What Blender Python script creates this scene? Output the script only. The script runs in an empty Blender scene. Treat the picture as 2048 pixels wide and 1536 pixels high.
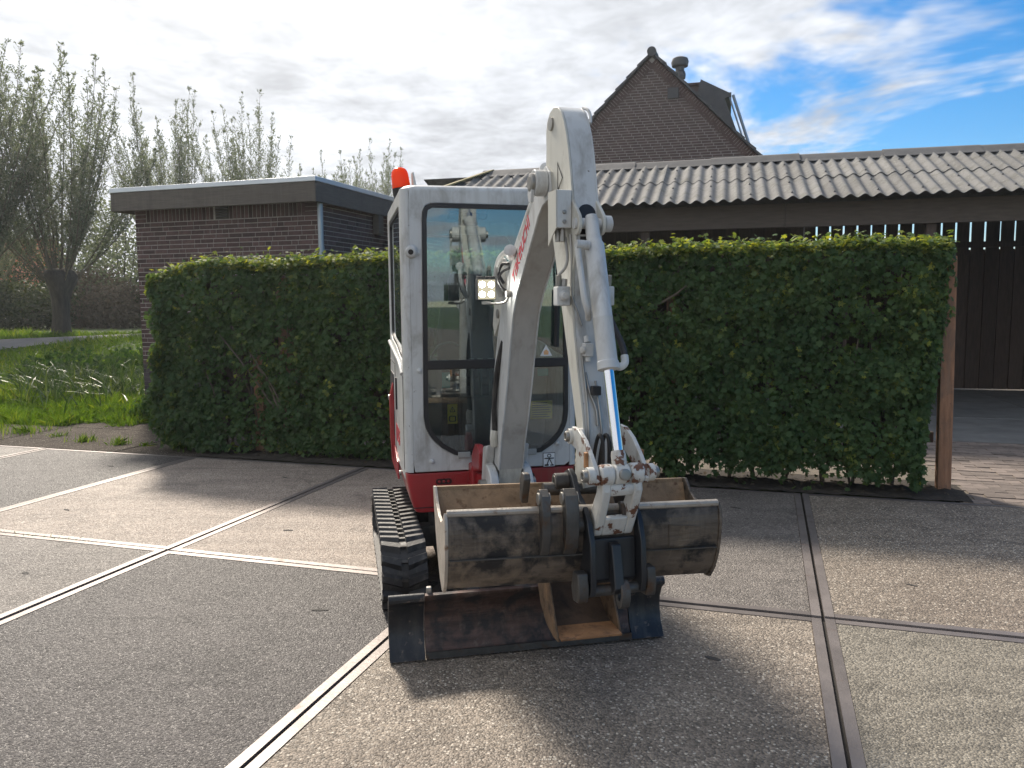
import bpy, bmesh, math, random
import numpy as np
from mathutils import Vector, Matrix, noise
R = math.radians
random.seed(7)
rng = np.random.default_rng(7)
sc = bpy.context.scene
COL = sc.collection

# ------------------------------------------------------------------ camera
cam = bpy.data.cameras.new('camera'); camo = bpy.data.objects.new('camera', cam); COL.objects.link(camo)
cam.sensor_width = 36.0; cam.lens = 1600.47 / 2048 * 36.0
cam.clip_start = 0.05; cam.clip_end = 3000
_p, _r = R(5.859), R(-0.49)
_F = Vector((0, math.cos(_p), -math.sin(_p))); _U = Vector((0, math.sin(_p), math.cos(_p))); _X = Vector((1, 0, 0))
_a = _X * math.cos(_r) + _U * math.sin(_r); _b = -_X * math.sin(_r) + _U * math.cos(_r)
camo.matrix_world = Matrix(((_a.x, _b.x, -_F.x, 0), (_a.y, _b.y, -_F.y, 0), (_a.z, _b.z, -_F.z, 1.5927), (0, 0, 0, 1)))
sc.camera = camo

# ------------------------------------------------------------------ light
SUN_AZ, SUN_EL = R(-23), R(41)            # azimuth from +Y towards +X
sun_dir = Vector((math.sin(SUN_AZ) * math.cos(SUN_EL), math.cos(SUN_AZ) * math.cos(SUN_EL), math.sin(SUN_EL)))
sl = bpy.data.lights.new('sun', 'SUN'); sl.energy = 3.0; sl.angle = R(7.0); sl.color = (1.0, 0.90, 0.77)
so = bpy.data.objects.new('sun', sl); COL.objects.link(so)
so.rotation_euler = sun_dir.to_track_quat('Z', 'Y').to_euler(); so.location = sun_dir * 60

W = bpy.data.worlds.new('World'); sc.world = W; W.use_nodes = True
nt = W.node_tree; nt.nodes.clear()
def wn(t, **k):
    n = nt.nodes.new(t)
    for a, b in k.items(): setattr(n, a, b)
    return n
def wl(a, b): nt.links.new(a, b)
def wmath(op, a, b=None, c=None, clamp=False):
    n = wn('ShaderNodeMath', operation=op); n.use_clamp = clamp
    for i, x in enumerate((a, b, c)):
        if x is None: continue
        if isinstance(x, (int, float)): n.inputs[i].default_value = x
        else: wl(x, n.inputs[i])
    return n.outputs[0]
sky = wn('ShaderNodeTexSky', sky_type='NISHITA'); sky.sun_disc = False
sky.sun_elevation = SUN_EL; sky.sun_rotation = SUN_AZ % (2 * math.pi)
sky.altitude = 0; sky.air_density = 1.0; sky.dust_density = 0.15; sky.ozone_density = 4.0
bg1 = wn('ShaderNodeBackground'); hsv = wn('ShaderNodeHueSaturation'); hsv.inputs['Saturation'].default_value = 1.4; wl(sky.outputs[0], hsv.inputs['Color']); wl(hsv.outputs[0], bg1.inputs[0]); bg1.inputs[1].default_value = 0.065
tc = wn('ShaderNodeTexCoord'); nrm = wn('ShaderNodeVectorMath', operation='NORMALIZE'); wl(tc.outputs['Generated'], nrm.inputs[0])
sep = wn('ShaderNodeSeparateXYZ'); wl(nrm.outputs[0], sep.inputs[0])
zz = wmath('ADD', wmath('MAXIMUM', sep.outputs[2], 0.0), 0.09)
px = wmath('DIVIDE', sep.outputs[0], zz); py = wmath('DIVIDE', sep.outputs[1], zz)
cmb = wn('ShaderNodeCombineXYZ'); wl(px, cmb.inputs[0]); wl(wmath('MULTIPLY', py, 0.8), cmb.inputs[1])
def wnoise(scale, detail, rough, dist, off):
    mp = wn('ShaderNodeMapping'); mp.inputs['Location'].default_value = off; wl(cmb.outputs[0], mp.inputs[0])
    n = wn('ShaderNodeTexNoise'); n.inputs['Scale'].default_value = scale; n.inputs['Detail'].default_value = detail
    n.inputs['Roughness'].default_value = rough; n.inputs['Distortion'].default_value = dist; wl(mp.outputs[0], n.inputs[0]); return n.outputs[0]
n1 = wnoise(0.62, 6, 0.64, 0.35, (3.1, 1.7, 0)); n2 = wnoise(2.3, 3, 0.62, 0.5, (0.4, 5.2, 2))
# the cloud deck breaks up towards the right (east) of the view
side = wmath('SUBTRACT', sep.outputs[0], 0.26)
cov = wmath('ADD', wmath('ADD', wmath('MULTIPLY', n1, 0.75), wmath('MULTIPLY', n2, 0.25)), wmath('MULTIPLY', wmath('MAXIMUM', wmath('MINIMUM', side, 0.35), -0.28), -0.62))
mr = wn('ShaderNodeMapRange'); mr.interpolation_type = 'SMOOTHSTEP'; wl(cov, mr.inputs[0]); mr.inputs[1].default_value = 0.40; mr.inputs[2].default_value = 0.52
n3 = wnoise(1.3, 5, 0.62, 0.4, (7.7, 2.2, 4)); n4 = wnoise(6.5, 3, 0.6, 0.25, (1.7, 9.2, 1))
shade = wmath('ADD', wmath('MULTIPLY', n3, 0.62), wmath('MULTIPLY', n4, 0.38))
mr2 = wn('ShaderNodeMapRange'); wl(shade, mr2.inputs[0]); mr2.inputs[1].default_value = 0.36; mr2.inputs[2].default_value = 0.64; mr2.inputs[3].default_value = 0.37; mr2.inputs[4].default_value = 0.68
dt = wn('ShaderNodeVectorMath', operation='DOT_PRODUCT'); wl(nrm.outputs[0], dt.inputs[0]); dt.inputs[1].default_value = sun_dir
glow = wmath('POWER', wmath('MAXIMUM', dt.outputs['Value'], 0.0), 20.0)
cs = wmath('MULTIPLY', mr2.outputs[0], wmath('ADD', wmath('MULTIPLY', glow, 1.2), 0.82))
mixc = wn('ShaderNodeMix', data_type='RGBA'); wl(glow, mixc.inputs[0]); mixc.inputs[6].default_value = (0.93, 0.97, 1.04, 1); mixc.inputs[7].default_value = (1.06, 0.99, 0.90, 1)
bg2 = wn('ShaderNodeBackground'); wl(mixc.outputs[2], bg2.inputs[0]); wl(cs, bg2.inputs[1])
mx = wn('ShaderNodeMixShader'); wl(mr.outputs[0], mx.inputs[0]); wl(bg1.outputs[0], mx.inputs[1]); wl(bg2.outputs[0], mx.inputs[2])
wo = wn('ShaderNodeOutputWorld'); wl(mx.outputs[0], wo.inputs[0])

sc.view_settings.view_transform = 'Standard'; sc.view_settings.look = 'None'
sc.view_settings.exposure = 1.05; sc.view_settings.gamma = 1.0; sc.view_settings.use_curve_mapping = False
sc.render.engine = 'CYCLES'
sc.cycles.max_bounces = 5; sc.cycles.diffuse_bounces = 2; sc.cycles.glossy_bounces = 3; sc.cycles.transmission_bounces = 4; sc.cycles.transparent_max_bounces = 10

# ------------------------------------------------------------------ materials
MATS = {}
def newmat(name):
    m = bpy.data.materials.new(name); m.use_nodes = True; t = m.node_tree; t.nodes.clear()
    o = t.nodes.new('ShaderNodeOutputMaterial'); return m, t, o
class NT:
    def __init__(s, t): s.t = t
    def n(s, typ, ins=None, **k):
        n = s.t.nodes.new(typ)
        for a, b in k.items(): setattr(n, a, b)
        for a, b in (ins or {}).items():
            if isinstance(b, bpy.types.NodeSocket): s.t.links.new(b, n.inputs[a])
            else: n.inputs[a].default_value = b
        return n
    def mix(s, f, a, b, mode='MIX'):
        n = s.t.nodes.new('ShaderNodeMix'); n.data_type = 'RGBA'; n.blend_type = mode
        for i, x in ((0, f), (6, a), (7, b)):
            if isinstance(x, bpy.types.NodeSocket): s.t.links.new(x, n.inputs[i])
            elif i == 0: n.inputs[0].default_value = x
            else: n.inputs[i].default_value = (*x[:3], 1)
        return n.outputs[2]
    def math(s, op, a, b=0.0, clamp=False):
        n = s.t.nodes.new('ShaderNodeMath'); n.operation = op; n.use_clamp = clamp
        for i, x in enumerate((a, b)):
            if isinstance(x, bpy.types.NodeSocket): s.t.links.new(x, n.inputs[i])
            else: n.inputs[i].default_value = x
        return n.outputs[0]
    def ramp(s, f, lo, hi, a=0.0, b=1.0):
        n = s.t.nodes.new('ShaderNodeMapRange'); s.t.links.new(f, n.inputs[0])
        for i, x in ((1, lo), (2, hi), (3, a), (4, b)): n.inputs[i].default_value = x
        return n.outputs[0]
    def noise(s, vec, scale, detail=5, rough=.55, dist=0):
        return s.n('ShaderNodeTexNoise', {'Vector': vec, 'Scale': scale, 'Detail': detail, 'Roughness': rough, 'Distortion': dist}).outputs[0]
    def scl(s, vec, v):
        return s.n('ShaderNodeMapping', {'Vector': vec, 'Scale': v}).outputs[0]
def hexv(c, k): return tuple(min(1, x * k) for x in c)

def M(name, col, rough=.5, metal=0., var=.15, scale=6., bump=0., bscale=80., col2=None, rand=0., rvar=.1, stretch=(1, 1, 1), spec=.5, coat=0., wear=None, dirt=None, streak=None):
    """general painted / wooden / metal surface: two tones by noise, optional chips (wear) and grime (dirt)"""
    m, t, o = newmat(name); N = NT(t)
    co = N.n('ShaderNodeTexCoord').outputs['Object']
    oi = N.n('ShaderNodeObjectInfo').outputs['Random']
    if rand:
        off = N.n('ShaderNodeCombineXYZ', {0: N.math('MULTIPLY', oi, 37.0), 1: N.math('MULTIPLY', oi, 91.0)}).outputs[0]
        co2 = N.n('ShaderNodeVectorMath', {0: co, 1: off}, operation='ADD').outputs[0]
    else: co2 = co
    v = N.scl(co2, stretch)
    f = N.ramp(N.noise(v, scale, 4, .6), .3, .7)
    c = N.mix(f, hexv(col, 1 - var), col2 if col2 else hexv(col, 1 + var))
    rg = N.math('ADD', N.math('MULTIPLY', N.noise(v, scale * 2.3, 2), rvar * 2), rough - rvar)
    mt = metal
    if dirt:
        dcol, lo, hi, ds = dirt
        df = N.ramp(N.noise(N.scl(co2, (1, 1, .45)), ds, 5, .65, .4), lo, hi)
        c = N.mix(df, c, dcol)
    if streak:
        scol, amt = streak
        sf = N.ramp(N.noise(N.scl(co2, (26, 26, 1.6)), 1.0, 3, .6, .3), .48, .75, 0, amt)
        sf = N.math('MULTIPLY', sf, N.ramp(N.noise(co2, 2.2, 1), .35, .65))
        c = N.mix(sf, c, scol)
    if wear:
        wcol, lo, hi, ws = wear
        wf = N.ramp(N.noise(co2, ws, 5, .62, .2), lo, hi)
        c = N.mix(wf, c, wcol)
        rg = N.math('ADD', rg, N.math('MULTIPLY', wf, .15))
    if rand:
        hs = N.n('ShaderNodeHueSaturation', {'Color': c, 'Value': N.ramp(oi, 0, 1, 1 - rand, 1 + rand)}); c = hs.outputs[0]
    b = N.n('ShaderNodeBsdfPrincipled', {'Base Color': c, 'Roughness': rg, 'Metallic': mt, 'Specular IOR Level': spec, 'Coat Weight': coat, 'Coat Roughness': .12})
    if bump:
        bn = N.n('ShaderNodeBump', {'Strength': bump, 'Distance': .01, 'Height': N.noise(N.scl(co2, stretch), bscale, 3, .65)})
        t.links.new(bn.outputs[0], b.inputs['Normal'])
    t.links.new(b.outputs[0], o.inputs[0]); MATS[name] = m; return m

def leafmat(name, dark, mid, lite, trans=.35, rough=.6, tmul=(1.9, 1.75, .55), spec=.10):
    m, t, o = newmat(name); N = NT(t)
    at = N.n('ShaderNodeAttribute', attribute_name='rnd').outputs['Fac']
    cr = t.nodes.new('ShaderNodeValToRGB'); e = cr.color_ramp.elements
    e[0].position = 0; e[0].color = (*dark, 1); e[1].position = 1; e[1].color = (*lite, 1)
    x = e.new(.62); x.color = (*mid, 1); t.links.new(at, cr.inputs[0])
    b = N.n('ShaderNodeBsdfPrincipled', {'Base Color': cr.outputs[0], 'Roughness': rough, 'Specular IOR Level': spec})
    tcol = N.mix(1.0, cr.outputs[0], tmul, 'MULTIPLY')
    tr = N.n('ShaderNodeBsdfTranslucent', {'Color': tcol})
    ms = N.n('ShaderNodeMixShader', {0: trans, 1: b.outputs[0], 2: tr.outputs[0]})
    t.links.new(ms.outputs[0], o.inputs[0]); MATS[name] = m; return m

def slabmat(name, col, col2, speck, contrast=1.0, spec=.36, rlo=.42):
    """exposed-aggregate concrete: stones as voronoi cells, broad stains, tyre-darkened patches"""
    m, t, o = newmat(name); N = NT(t)
    geo = N.n('ShaderNodeNewGeometry').outputs['Position']
    big = N.ramp(N.noise(geo, .9, 3, .6, .5), .3, .7)
    c = N.mix(big, col, col2)
    st = N.ramp(N.noise(N.scl(geo, (1, 2.2, 1)), 2.6, 5, .7, .3), .35, .75)
    c = N.mix(N.math('MULTIPLY', st, .45), c, hexv(col, .62))
    oil = N.ramp(N.noise(geo, 1.9, 5, .70, 1.2), .53, .66)
    c = N.mix(N.math('MULTIPLY', oil, .55), c, hexv(col, .42))
    tyre = N.ramp(N.noise(N.n('ShaderNodeMapping', {'Vector': geo, 'Rotation': (0, 0, .5), 'Scale': (.35, 5.0, 1)}).outputs[0], 1.6, 3, .6, .2), .49, .64)
    c = N.mix(N.math('MULTIPLY', tyre, .35), c, hexv(col, .55))
    lime = N.ramp(N.noise(geo, 3.4, 4, .7, .4), .60, .74)
    c = N.mix(N.math('MULTIPLY', lime, .35), c, hexv(col2, 1.6))
    vo = N.n('ShaderNodeTexVoronoi', {'Vector': geo, 'Scale': 112.0})
    hs = N.n('ShaderNodeSeparateColor', {0: vo.outputs['Color']})
    vb = N.n('ShaderNodeTexVoronoi', {'Vector': geo, 'Scale': 74.0}); hb = N.n('ShaderNodeSeparateColor', {0: vb.outputs['Color']})
    g1 = N.ramp(hs.outputs[0], 0, 1, 1 - .40 * contrast, 1 + .40 * contrast)
    c = N.mix(1.0, c, N.n('ShaderNodeCombineColor', {0: g1, 1: g1, 2: g1}).outputs[0], 'MULTIPLY')
    pick = N.math('GREATER_THAN', hb.outputs[1], .84); edge = N.math('LESS_THAN', vb.outputs['Distance'], .42)
    c = N.mix(N.math('MULTIPLY', N.math('MULTIPLY', pick, edge), .75), c, speck)
    pk2 = N.math('GREATER_THAN', hs.outputs[2], .90)
    c = N.mix(N.math('MULTIPLY', pk2, .6), c, hexv(col, .35))
    rg = N.ramp(hs.outputs[1], 0, 1, rlo, max(.80, rlo))
    hgt = N.math('ADD', N.math('MULTIPLY', vo.outputs['Distance'], -1.0), N.math('MULTIPLY', N.noise(geo, 30, 2), .6))
    bn = N.n('ShaderNodeBump', {'Strength': .75, 'Distance': .006, 'Height': hgt})
    b = N.n('ShaderNodeBsdfPrincipled', {'Base Color': c, 'Roughness': rg, 'Normal': bn.outputs[0], 'Specular IOR Level': spec})
    t.links.new(b.outputs[0], o.inputs[0]); MATS[name] = m; return m

def glassmat(name, tint, ior=1.7, rough=0.0):
    m, t, o = newmat(name); N = NT(t)
    fr = N.n('ShaderNodeFresnel', {'IOR': ior}).outputs[0]
    tr = N.n('ShaderNodeBsdfTransparent', {'Color': (*tint, 1)}); gl = N.n('ShaderNodeBsdfGlossy', {'Color': (.92, .97, 1, 1), 'Roughness': rough})
    co = N.n('ShaderNodeTexCoord').outputs['Object']
    df = N.n('ShaderNodeBsdfDiffuse', {'Color': (.45, .48, .48, 1)})
    dust = N.ramp(N.noise(N.scl(co, (1, 1, .35)), 9, 7, .65, .3), .35, .8, .015, .075)
    ms = N.n('ShaderNodeMixShader', {0: fr, 1: tr.outputs[0], 2: gl.outputs[0]})
    ms2 = N.n('ShaderNodeMixShader', {0: dust, 1: ms.outputs[0], 2: df.outputs[0]})
    t.links.new(ms2.outputs[0], o.inputs[0]); MATS[name] = m; return m

def emis(name, col, s):
    m, t, o = newmat(name); N = NT(t); e = N.n('ShaderNodeEmission', {0: (*col, 1), 1: s}); t.links.new(e.outputs[0], o.inputs[0]); MATS[name] = m; return m

M('white_paint', (.53, .54, .535), .40, var=.045, scale=3, coat=.18, rvar=.10, dirt=((.25, .23, .20), .50, .80, 10), bump=.05, bscale=260, streak=((.20, .18, .15), .50), wear=((.15, .12, .10), .70, .72, 30))
M('cream_paint', (.54, .53, .475), .45, var=.05, scale=4, rvar=.08, dirt=((.24, .21, .17), .54, .84, 11), bump=.05, bscale=260, streak=((.20, .17, .13), .42), wear=((.16, .12, .09), .72, .745, 30))
M('belly_paint', (.40, .385, .36), .55, var=.08, scale=5, dirt=((.19, .17, .145), .52, .84, 7), bump=.06, bscale=200, streak=((.17, .15, .125), .35))
M('red_paint', (.30, .012, .018), .36, var=.12, scale=4, coat=.25, dirt=((.15, .06, .05), .56, .88, 9), bump=.03, bscale=260, streak=((.14, .07, .06), .4), wear=((.20, .12, .10), .73, .75, 36))
M('chipped_white', (.53, .53, .505), .45, var=.05, scale=6, wear=((.13, .055, .03), .555, .585, 16), dirt=((.32, .27, .21), .52, .8, 20), bump=.15, bscale=90)
M('black_rubber', (.018, .018, .019), .62, var=.25, scale=9, dirt=((.10, .095, .088), .5, .85, 14), bump=.12, bscale=90)
M('track_rubber', (.022, .022, .024), .50, var=.25, scale=12, dirt=((.12, .115, .105), .52, .85, 18), bump=.18, bscale=120)
M('black_paint', (.016, .018, .022), .38, var=.25, scale=5, wear=((.09, .075, .06), .66, .74, 12), bump=.05, bscale=150)
M('seal_black', (.012, .012, .014), .5, var=.1)
M('dark_frame', (.03, .03, .032), .6, var=.3, scale=8, dirt=((.13, .115, .095), .5, .8, 10), bump=.15)
M('steel_dark', (.085, .082, .078), .48, .55, var=.3, scale=9, wear=((.10, .055, .03), .55, .72, 14), bump=.2, bscale=60)
M('bucket_steel', (.115, .092, .072), .52, .3, var=.55, scale=9, stretch=(.35, .35, 2.2), wear=((.022, .021, .021), .48, .60, 9.0), dirt=((.20, .155, .11), .50, .74, 22), bump=.35, bscale=45, streak=((.24, .20, .16), .5))
M('bucket_inside', (.27, .185, .11), .72, .1, var=.30, scale=16, wear=((.12, .065, .035), .56, .70, 30), dirt=((.34, .29, .22), .62, .8, 5), bump=.35, bscale=130)
M('bucket_edge', (.40, .36, .31), .5, .4, var=.2, scale=10, wear=((.2, .12, .07), .58, .70, 22), bump=.2)
M('rust_orange', (.30, .15, .065), .66, .2, var=.35, scale=9, wear=((.10, .05, .03), .55, .72, 15), dirt=((.45, .30, .17), .6, .8, 7), bump=.3, bscale=70)
M('dark_rust', (.075, .045, .028), .7, .2, var=.4, scale=9, wear=((.03, .022, .018), .5, .7, 8), bump=.3, bscale=70)
M('scoop_side', (.15, .095, .055), .62, .25, var=.4, scale=10, wear=((.05, .035, .025), .5, .66, 14), dirt=((.26, .16, .085), .52, .75, 9), bump=.3, bscale=70)
M('blade_rust', (.082, .050, .042), .5, .35, var=.5, scale=11, stretch=(.3, 1, 2.5), wear=((.034, .031, .032), .46, .60, 11), dirt=((.15, .12, .10), .55, .75, 30), bump=.3, bscale=60, streak=((.17, .14, .12), .6))
M('blade_black', (.018, .020, .024), .40, .25, var=.35, scale=8, wear=((.12, .095, .08), .60, .66, 26), dirt=((.06, .055, .05), .5, .8, 9), bump=.12, bscale=60, streak=((.10, .09, .08), .5))
M('chrome', (.80, .80, .82), .07, 1.0, var=.02)
M('bare_steel', (.42, .41, .39), .35, .9, var=.15, scale=12)
M('bolt_steel', (.30, .29, .27), .45, .8, var=.2)
M('seat_vinyl', (.02, .02, .022), .55, var=.2, bump=.1)
M('cab_plastic', (.045, .05, .052), .55, var=.2)
M('cab_grey', (.20, .21, .205), .6, var=.1)
M('cab_lining', (.30, .31, .30), .7, var=.08)
M('yellow_label', (.72, .52, .03), .5, var=.05)
M('worn_yellow', (.34, .27, .05), .6, var=.2, scale=20, wear=((.09, .055, .045), .45, .55, 22))
M('teal_label', (.10, .42, .38), .5, var=.05)
M('ink', (.02, .02, .02), .6, var=.1)
M('red_ink', (.60, .022, .045), .4, var=.05)
M('white_label', (.75, .76, .76), .45, var=.04)
M('orange_label', (.75, .42, .2), .5, var=.05)
M('lamp_dark', (.03, .008, .01), .3)
glassmat('glass', (.80, .885, .875), 2.15)
glassmat('side_glass', (.70, .84, .82), 1.6)
emis('led', (1.0, .98, .90), 40.0)
emis('lamp_glow', (1.0, .92, .66), .34)
m, t, o = newmat('beacon_lens'); N = NT(t)
b = N.n('ShaderNodeBsdfPrincipled', {'Base Color': (.80, .13, .012, 1), 'Roughness': .18, 'Specular IOR Level': .5})
tr = N.n('ShaderNodeBsdfTranslucent', {'Color': (1.0, .16, .01, 1)}); ms = N.n('ShaderNodeMixShader', {0: .6, 1: b.outputs[0], 2: tr.outputs[0]})
t.links.new(ms.outputs[0], o.inputs[0]); MATS['beacon_lens'] = m

M('steel_edge', (.19, .168, .16), .50, .50, var=.22, scale=3, wear=((.13, .085, .068), .60, .78, 7), bump=.12, bscale=40, rand=.2)
slabmat('slab_dark', (0.062, 0.056, 0.055), (0.089, 0.080, 0.077), (.20, .185, .17), 1.0)
slabmat('slab_grey', (0.150, 0.133, 0.120), (0.202, 0.179, 0.160), (.36, .33, .29), .9)
slabmat('slab_beige', (0.294, 0.240, 0.202), (0.372, 0.312, 0.262), (.52, .46, .39), .9)
slabmat('slab_warm', (0.202, 0.166, 0.133), (0.280, 0.237, 0.190), (.62, .56, .47), 1.2)
slabmat('slab_olive', (0.174, 0.156, 0.126), (0.228, 0.205, 0.166), (.38, .35, .29), 1.0)
slabmat('old_concrete', (0.072, 0.061, 0.050), (0.110, 0.093, 0.078), (.36, .32, .28), .5, .08, .9)
M('joint_dark', (.018, .016, .014), .9, var=.3)
M('hole_dark', (.055, .05, .045), .8, var=.3)
M('soil', (.034, .027, .020), .95, var=.4, scale=14, bump=.8, bscale=60)
M('paver_clay', (.175, .142, .122), .85, var=.22, scale=12, rand=.28, bump=.4, bscale=60)
M('sand', (.15, .128, .10), .95, var=.25, scale=10, bump=.5)
M('shed_concrete', (.15, .15, .145), .85, var=.2, scale=3, bump=.3, bscale=60)
M('asphalt', (.13, .125, .12), .9, var=.15, scale=3, bump=.4, bscale=80)
M('field', (.055, .085, .022), .95, var=.4, scale=1.5, bump=.8, bscale=20)
M('brick', (.086, .050, .046), .85, var=.30, scale=14, rand=.42, bump=.35, bscale=90)
M('brick_plinth', (.050, .038, .045), .8, var=.2, scale=14, rand=.25, bump=.3, bscale=90)
M('mortar', (.36, .33, .30), .95, var=.15, scale=20, bump=.4, bscale=120)
M('mortar_dark', (.10, .09, .09), .95, var=.2, scale=20, bump=.4, bscale=120)
M('house_brick', (.095, .063, .058), .88, var=.30, scale=5, bump=.3, bscale=60)
M('house_mortar', (.42, .40, .385), .95, var=.1, scale=10)
M('fascia_wood', (.105, .088, .072), .7, var=.22, scale=5, stretch=(1, 1, 14), bump=.25, bscale=30, dirt=((.055, .048, .042), .5, .8, 4), streak=((.16, .145, .125), .45))
M('aluminium', (.60, .63, .66), .38, .6, var=.06, scale=3)
M('zinc', (.34, .38, .41), .42, .7, var=.12, scale=4)
M('fibre_cement', (.160, .158, .155), .9, var=.22, scale=2.6, stretch=(1, .35, 1), rand=.13, bump=.35, bscale=120, dirt=((.075, .075, .060), .48, .76, 7), wear=((.25, .255, .225), .59, .66, 28))
M('ridge_cement', (.085, .085, .087), .85, var=.2, scale=5, rand=.12, bump=.3)
M('verge_moss', (.22, .19, .09), .9, var=.3, scale=14, bump=.4)
M('beam_wood', (.090, .072, .058), .78, var=.2, scale=4, stretch=(1, 8, 8), bump=.3, bscale=24)
M('plank_wood', (.072, .052, .042), .80, var=.28, scale=5, stretch=(9, 9, 1), rand=.3, bump=.35, bscale=24)
M('fence_board', (.060, .045, .036), .82, var=.3, scale=5, stretch=(9, 9, 1), rand=.3, bump=.35, bscale=24)
M('post_wood', (.31, .165, .098), .8, var=.28, scale=5, stretch=(9, 9, 1), bump=.5, bscale=24, dirt=((.15, .105, .08), .48, .74, 9), wear=((.06, .035, .025), .68, .72, 26), streak=((.20, .17, .14), .6))
M('slate', (.06, .062, .068), .6, var=.2, scale=6)
M('roof_tile_dark', (.055, .058, .064), .55, var=.25, scale=3, bump=.2)
M('roof_tile_orange', (.40, .13, .06), .8, var=.25, scale=8)
M('white_wall', (.6, .58, .54), .85, var=.06)
M('bark', (.060, .050, .038), .95, var=.4, scale=9, stretch=(1, 1, .25), bump=.9, bscale=26)
M('twig', (.13, .105, .070), .9, var=.3, scale=14, bump=.4)
M('hedge_stem', (.105, .085, .062), .9, var=.3, scale=18, bump=.5)
leafmat('maple_leaf', (.045, .090, .042), (.086, .143, .060), (.29, .31, .065), .40)
leafmat('willow_leaf', (.085, .108, .072), (.13, .155, .105), (.19, .21, .15), .48, .5, (1.5, 1.5, 1.1))  # grey-green tones lightened, partly to imitate a veil of glare over the trees
leafmat('shrub_leaf', (.016, .034, .018), (.032, .052, .024), (.080, .095, .04), .28)
leafmat('reed_leaf', (.06, .052, .036), (.10, .082, .058), (.16, .13, .095), .25, .7, (1.3, 1.2, .9))
leafmat('grass_leaf', (.040, .095, .014), (.090, .165, .022), (.22, .26, .050), .42, .55)
leafmat('sedge_leaf', (.018, .045, .014), (.038, .078, .022), (.10, .14, .05), .25, .34, spec=.35)
leafmat('nettle_leaf', (.022, .060, .016), (.045, .095, .024), (.09, .15, .035), .32, .8)

# ------------------------------------------------------------------ mesh helpers
def tag(o, label=None, cat=None, group=None, kind=None):
    if label: o['label'] = label
    if cat: o['category'] = cat
    if group: o['group'] = group
    if kind: o['kind'] = kind
    return o
def empty(name, loc=(0, 0, 0), rz=0.0, **k):
    o = bpy.data.objects.new(name, None); COL.objects.link(o); o.location = loc; o.rotation_euler = (0, 0, rz); o.empty_display_size = .1
    return tag(o, **k)
def link(name, me, parent=None, loc=None, rot=None, **k):
    o = bpy.data.objects.new(name, me); COL.objects.link(o)
    if parent: o.parent = parent
    if loc is not None: o.location = loc
    if rot is not None: o.rotation_euler = rot
    return tag(o, **k)
def catmull(pts, n=6):
    P = [Vector(p) for p in pts]; out = []
    for i in range(len(P) - 1):
        a = P[max(i - 1, 0)]; b = P[i]; c = P[i + 1]; d = P[min(i + 2, len(P) - 1)]
        for k in range(n):
            t = k / n
            out.append(.5 * ((2 * b) + (c - a) * t + (2 * a - 5 * b + 4 * c - d) * t * t + (3 * b - a - 3 * c + d) * t ** 3))
    out.append(P[-1]); return out
def raycast_loop(poly, c, n):
    """resample a star-shaped closed loop at n angles about c, corners kept by snapping"""
    out = []
    for k in range(n):
        a = 2 * math.pi * k / n; dx, dy = math.cos(a), math.sin(a); best = None
        for i in range(len(poly)):
            x1, y1 = poly[i][0] - c[0], poly[i][1] - c[1]; x2, y2 = poly[(i + 1) % len(poly)][0] - c[0], poly[(i + 1) % len(poly)][1] - c[1]
            ex, ey = x2 - x1, y2 - y1; den = dx * ey - dy * ex
            if abs(den) < 1e-12: continue
            t = (x1 * ey - y1 * ex) / den; s = (x1 * dy - y1 * dx) / den
            if t > 0 and -1e-9 <= s <= 1 + 1e-9 and (best is None or t < best): best = t
        out.append((c[0] + dx * best, c[1] + dy * best))
    return out
def rrect(x0, x1, y0, y1, r, n=6):
    out = []
    for cx, cy, a0 in ((x1 - r, y1 - r, 0), (x0 + r, y1 - r, 90), (x0 + r, y0 + r, 180), (x1 - r, y0 + r, 270)):
        for k in range(n + 1):
            a = R(a0 + 90 * k / n); out.append((cx + r * math.cos(a), cy + r * math.sin(a)))
    return out
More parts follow.
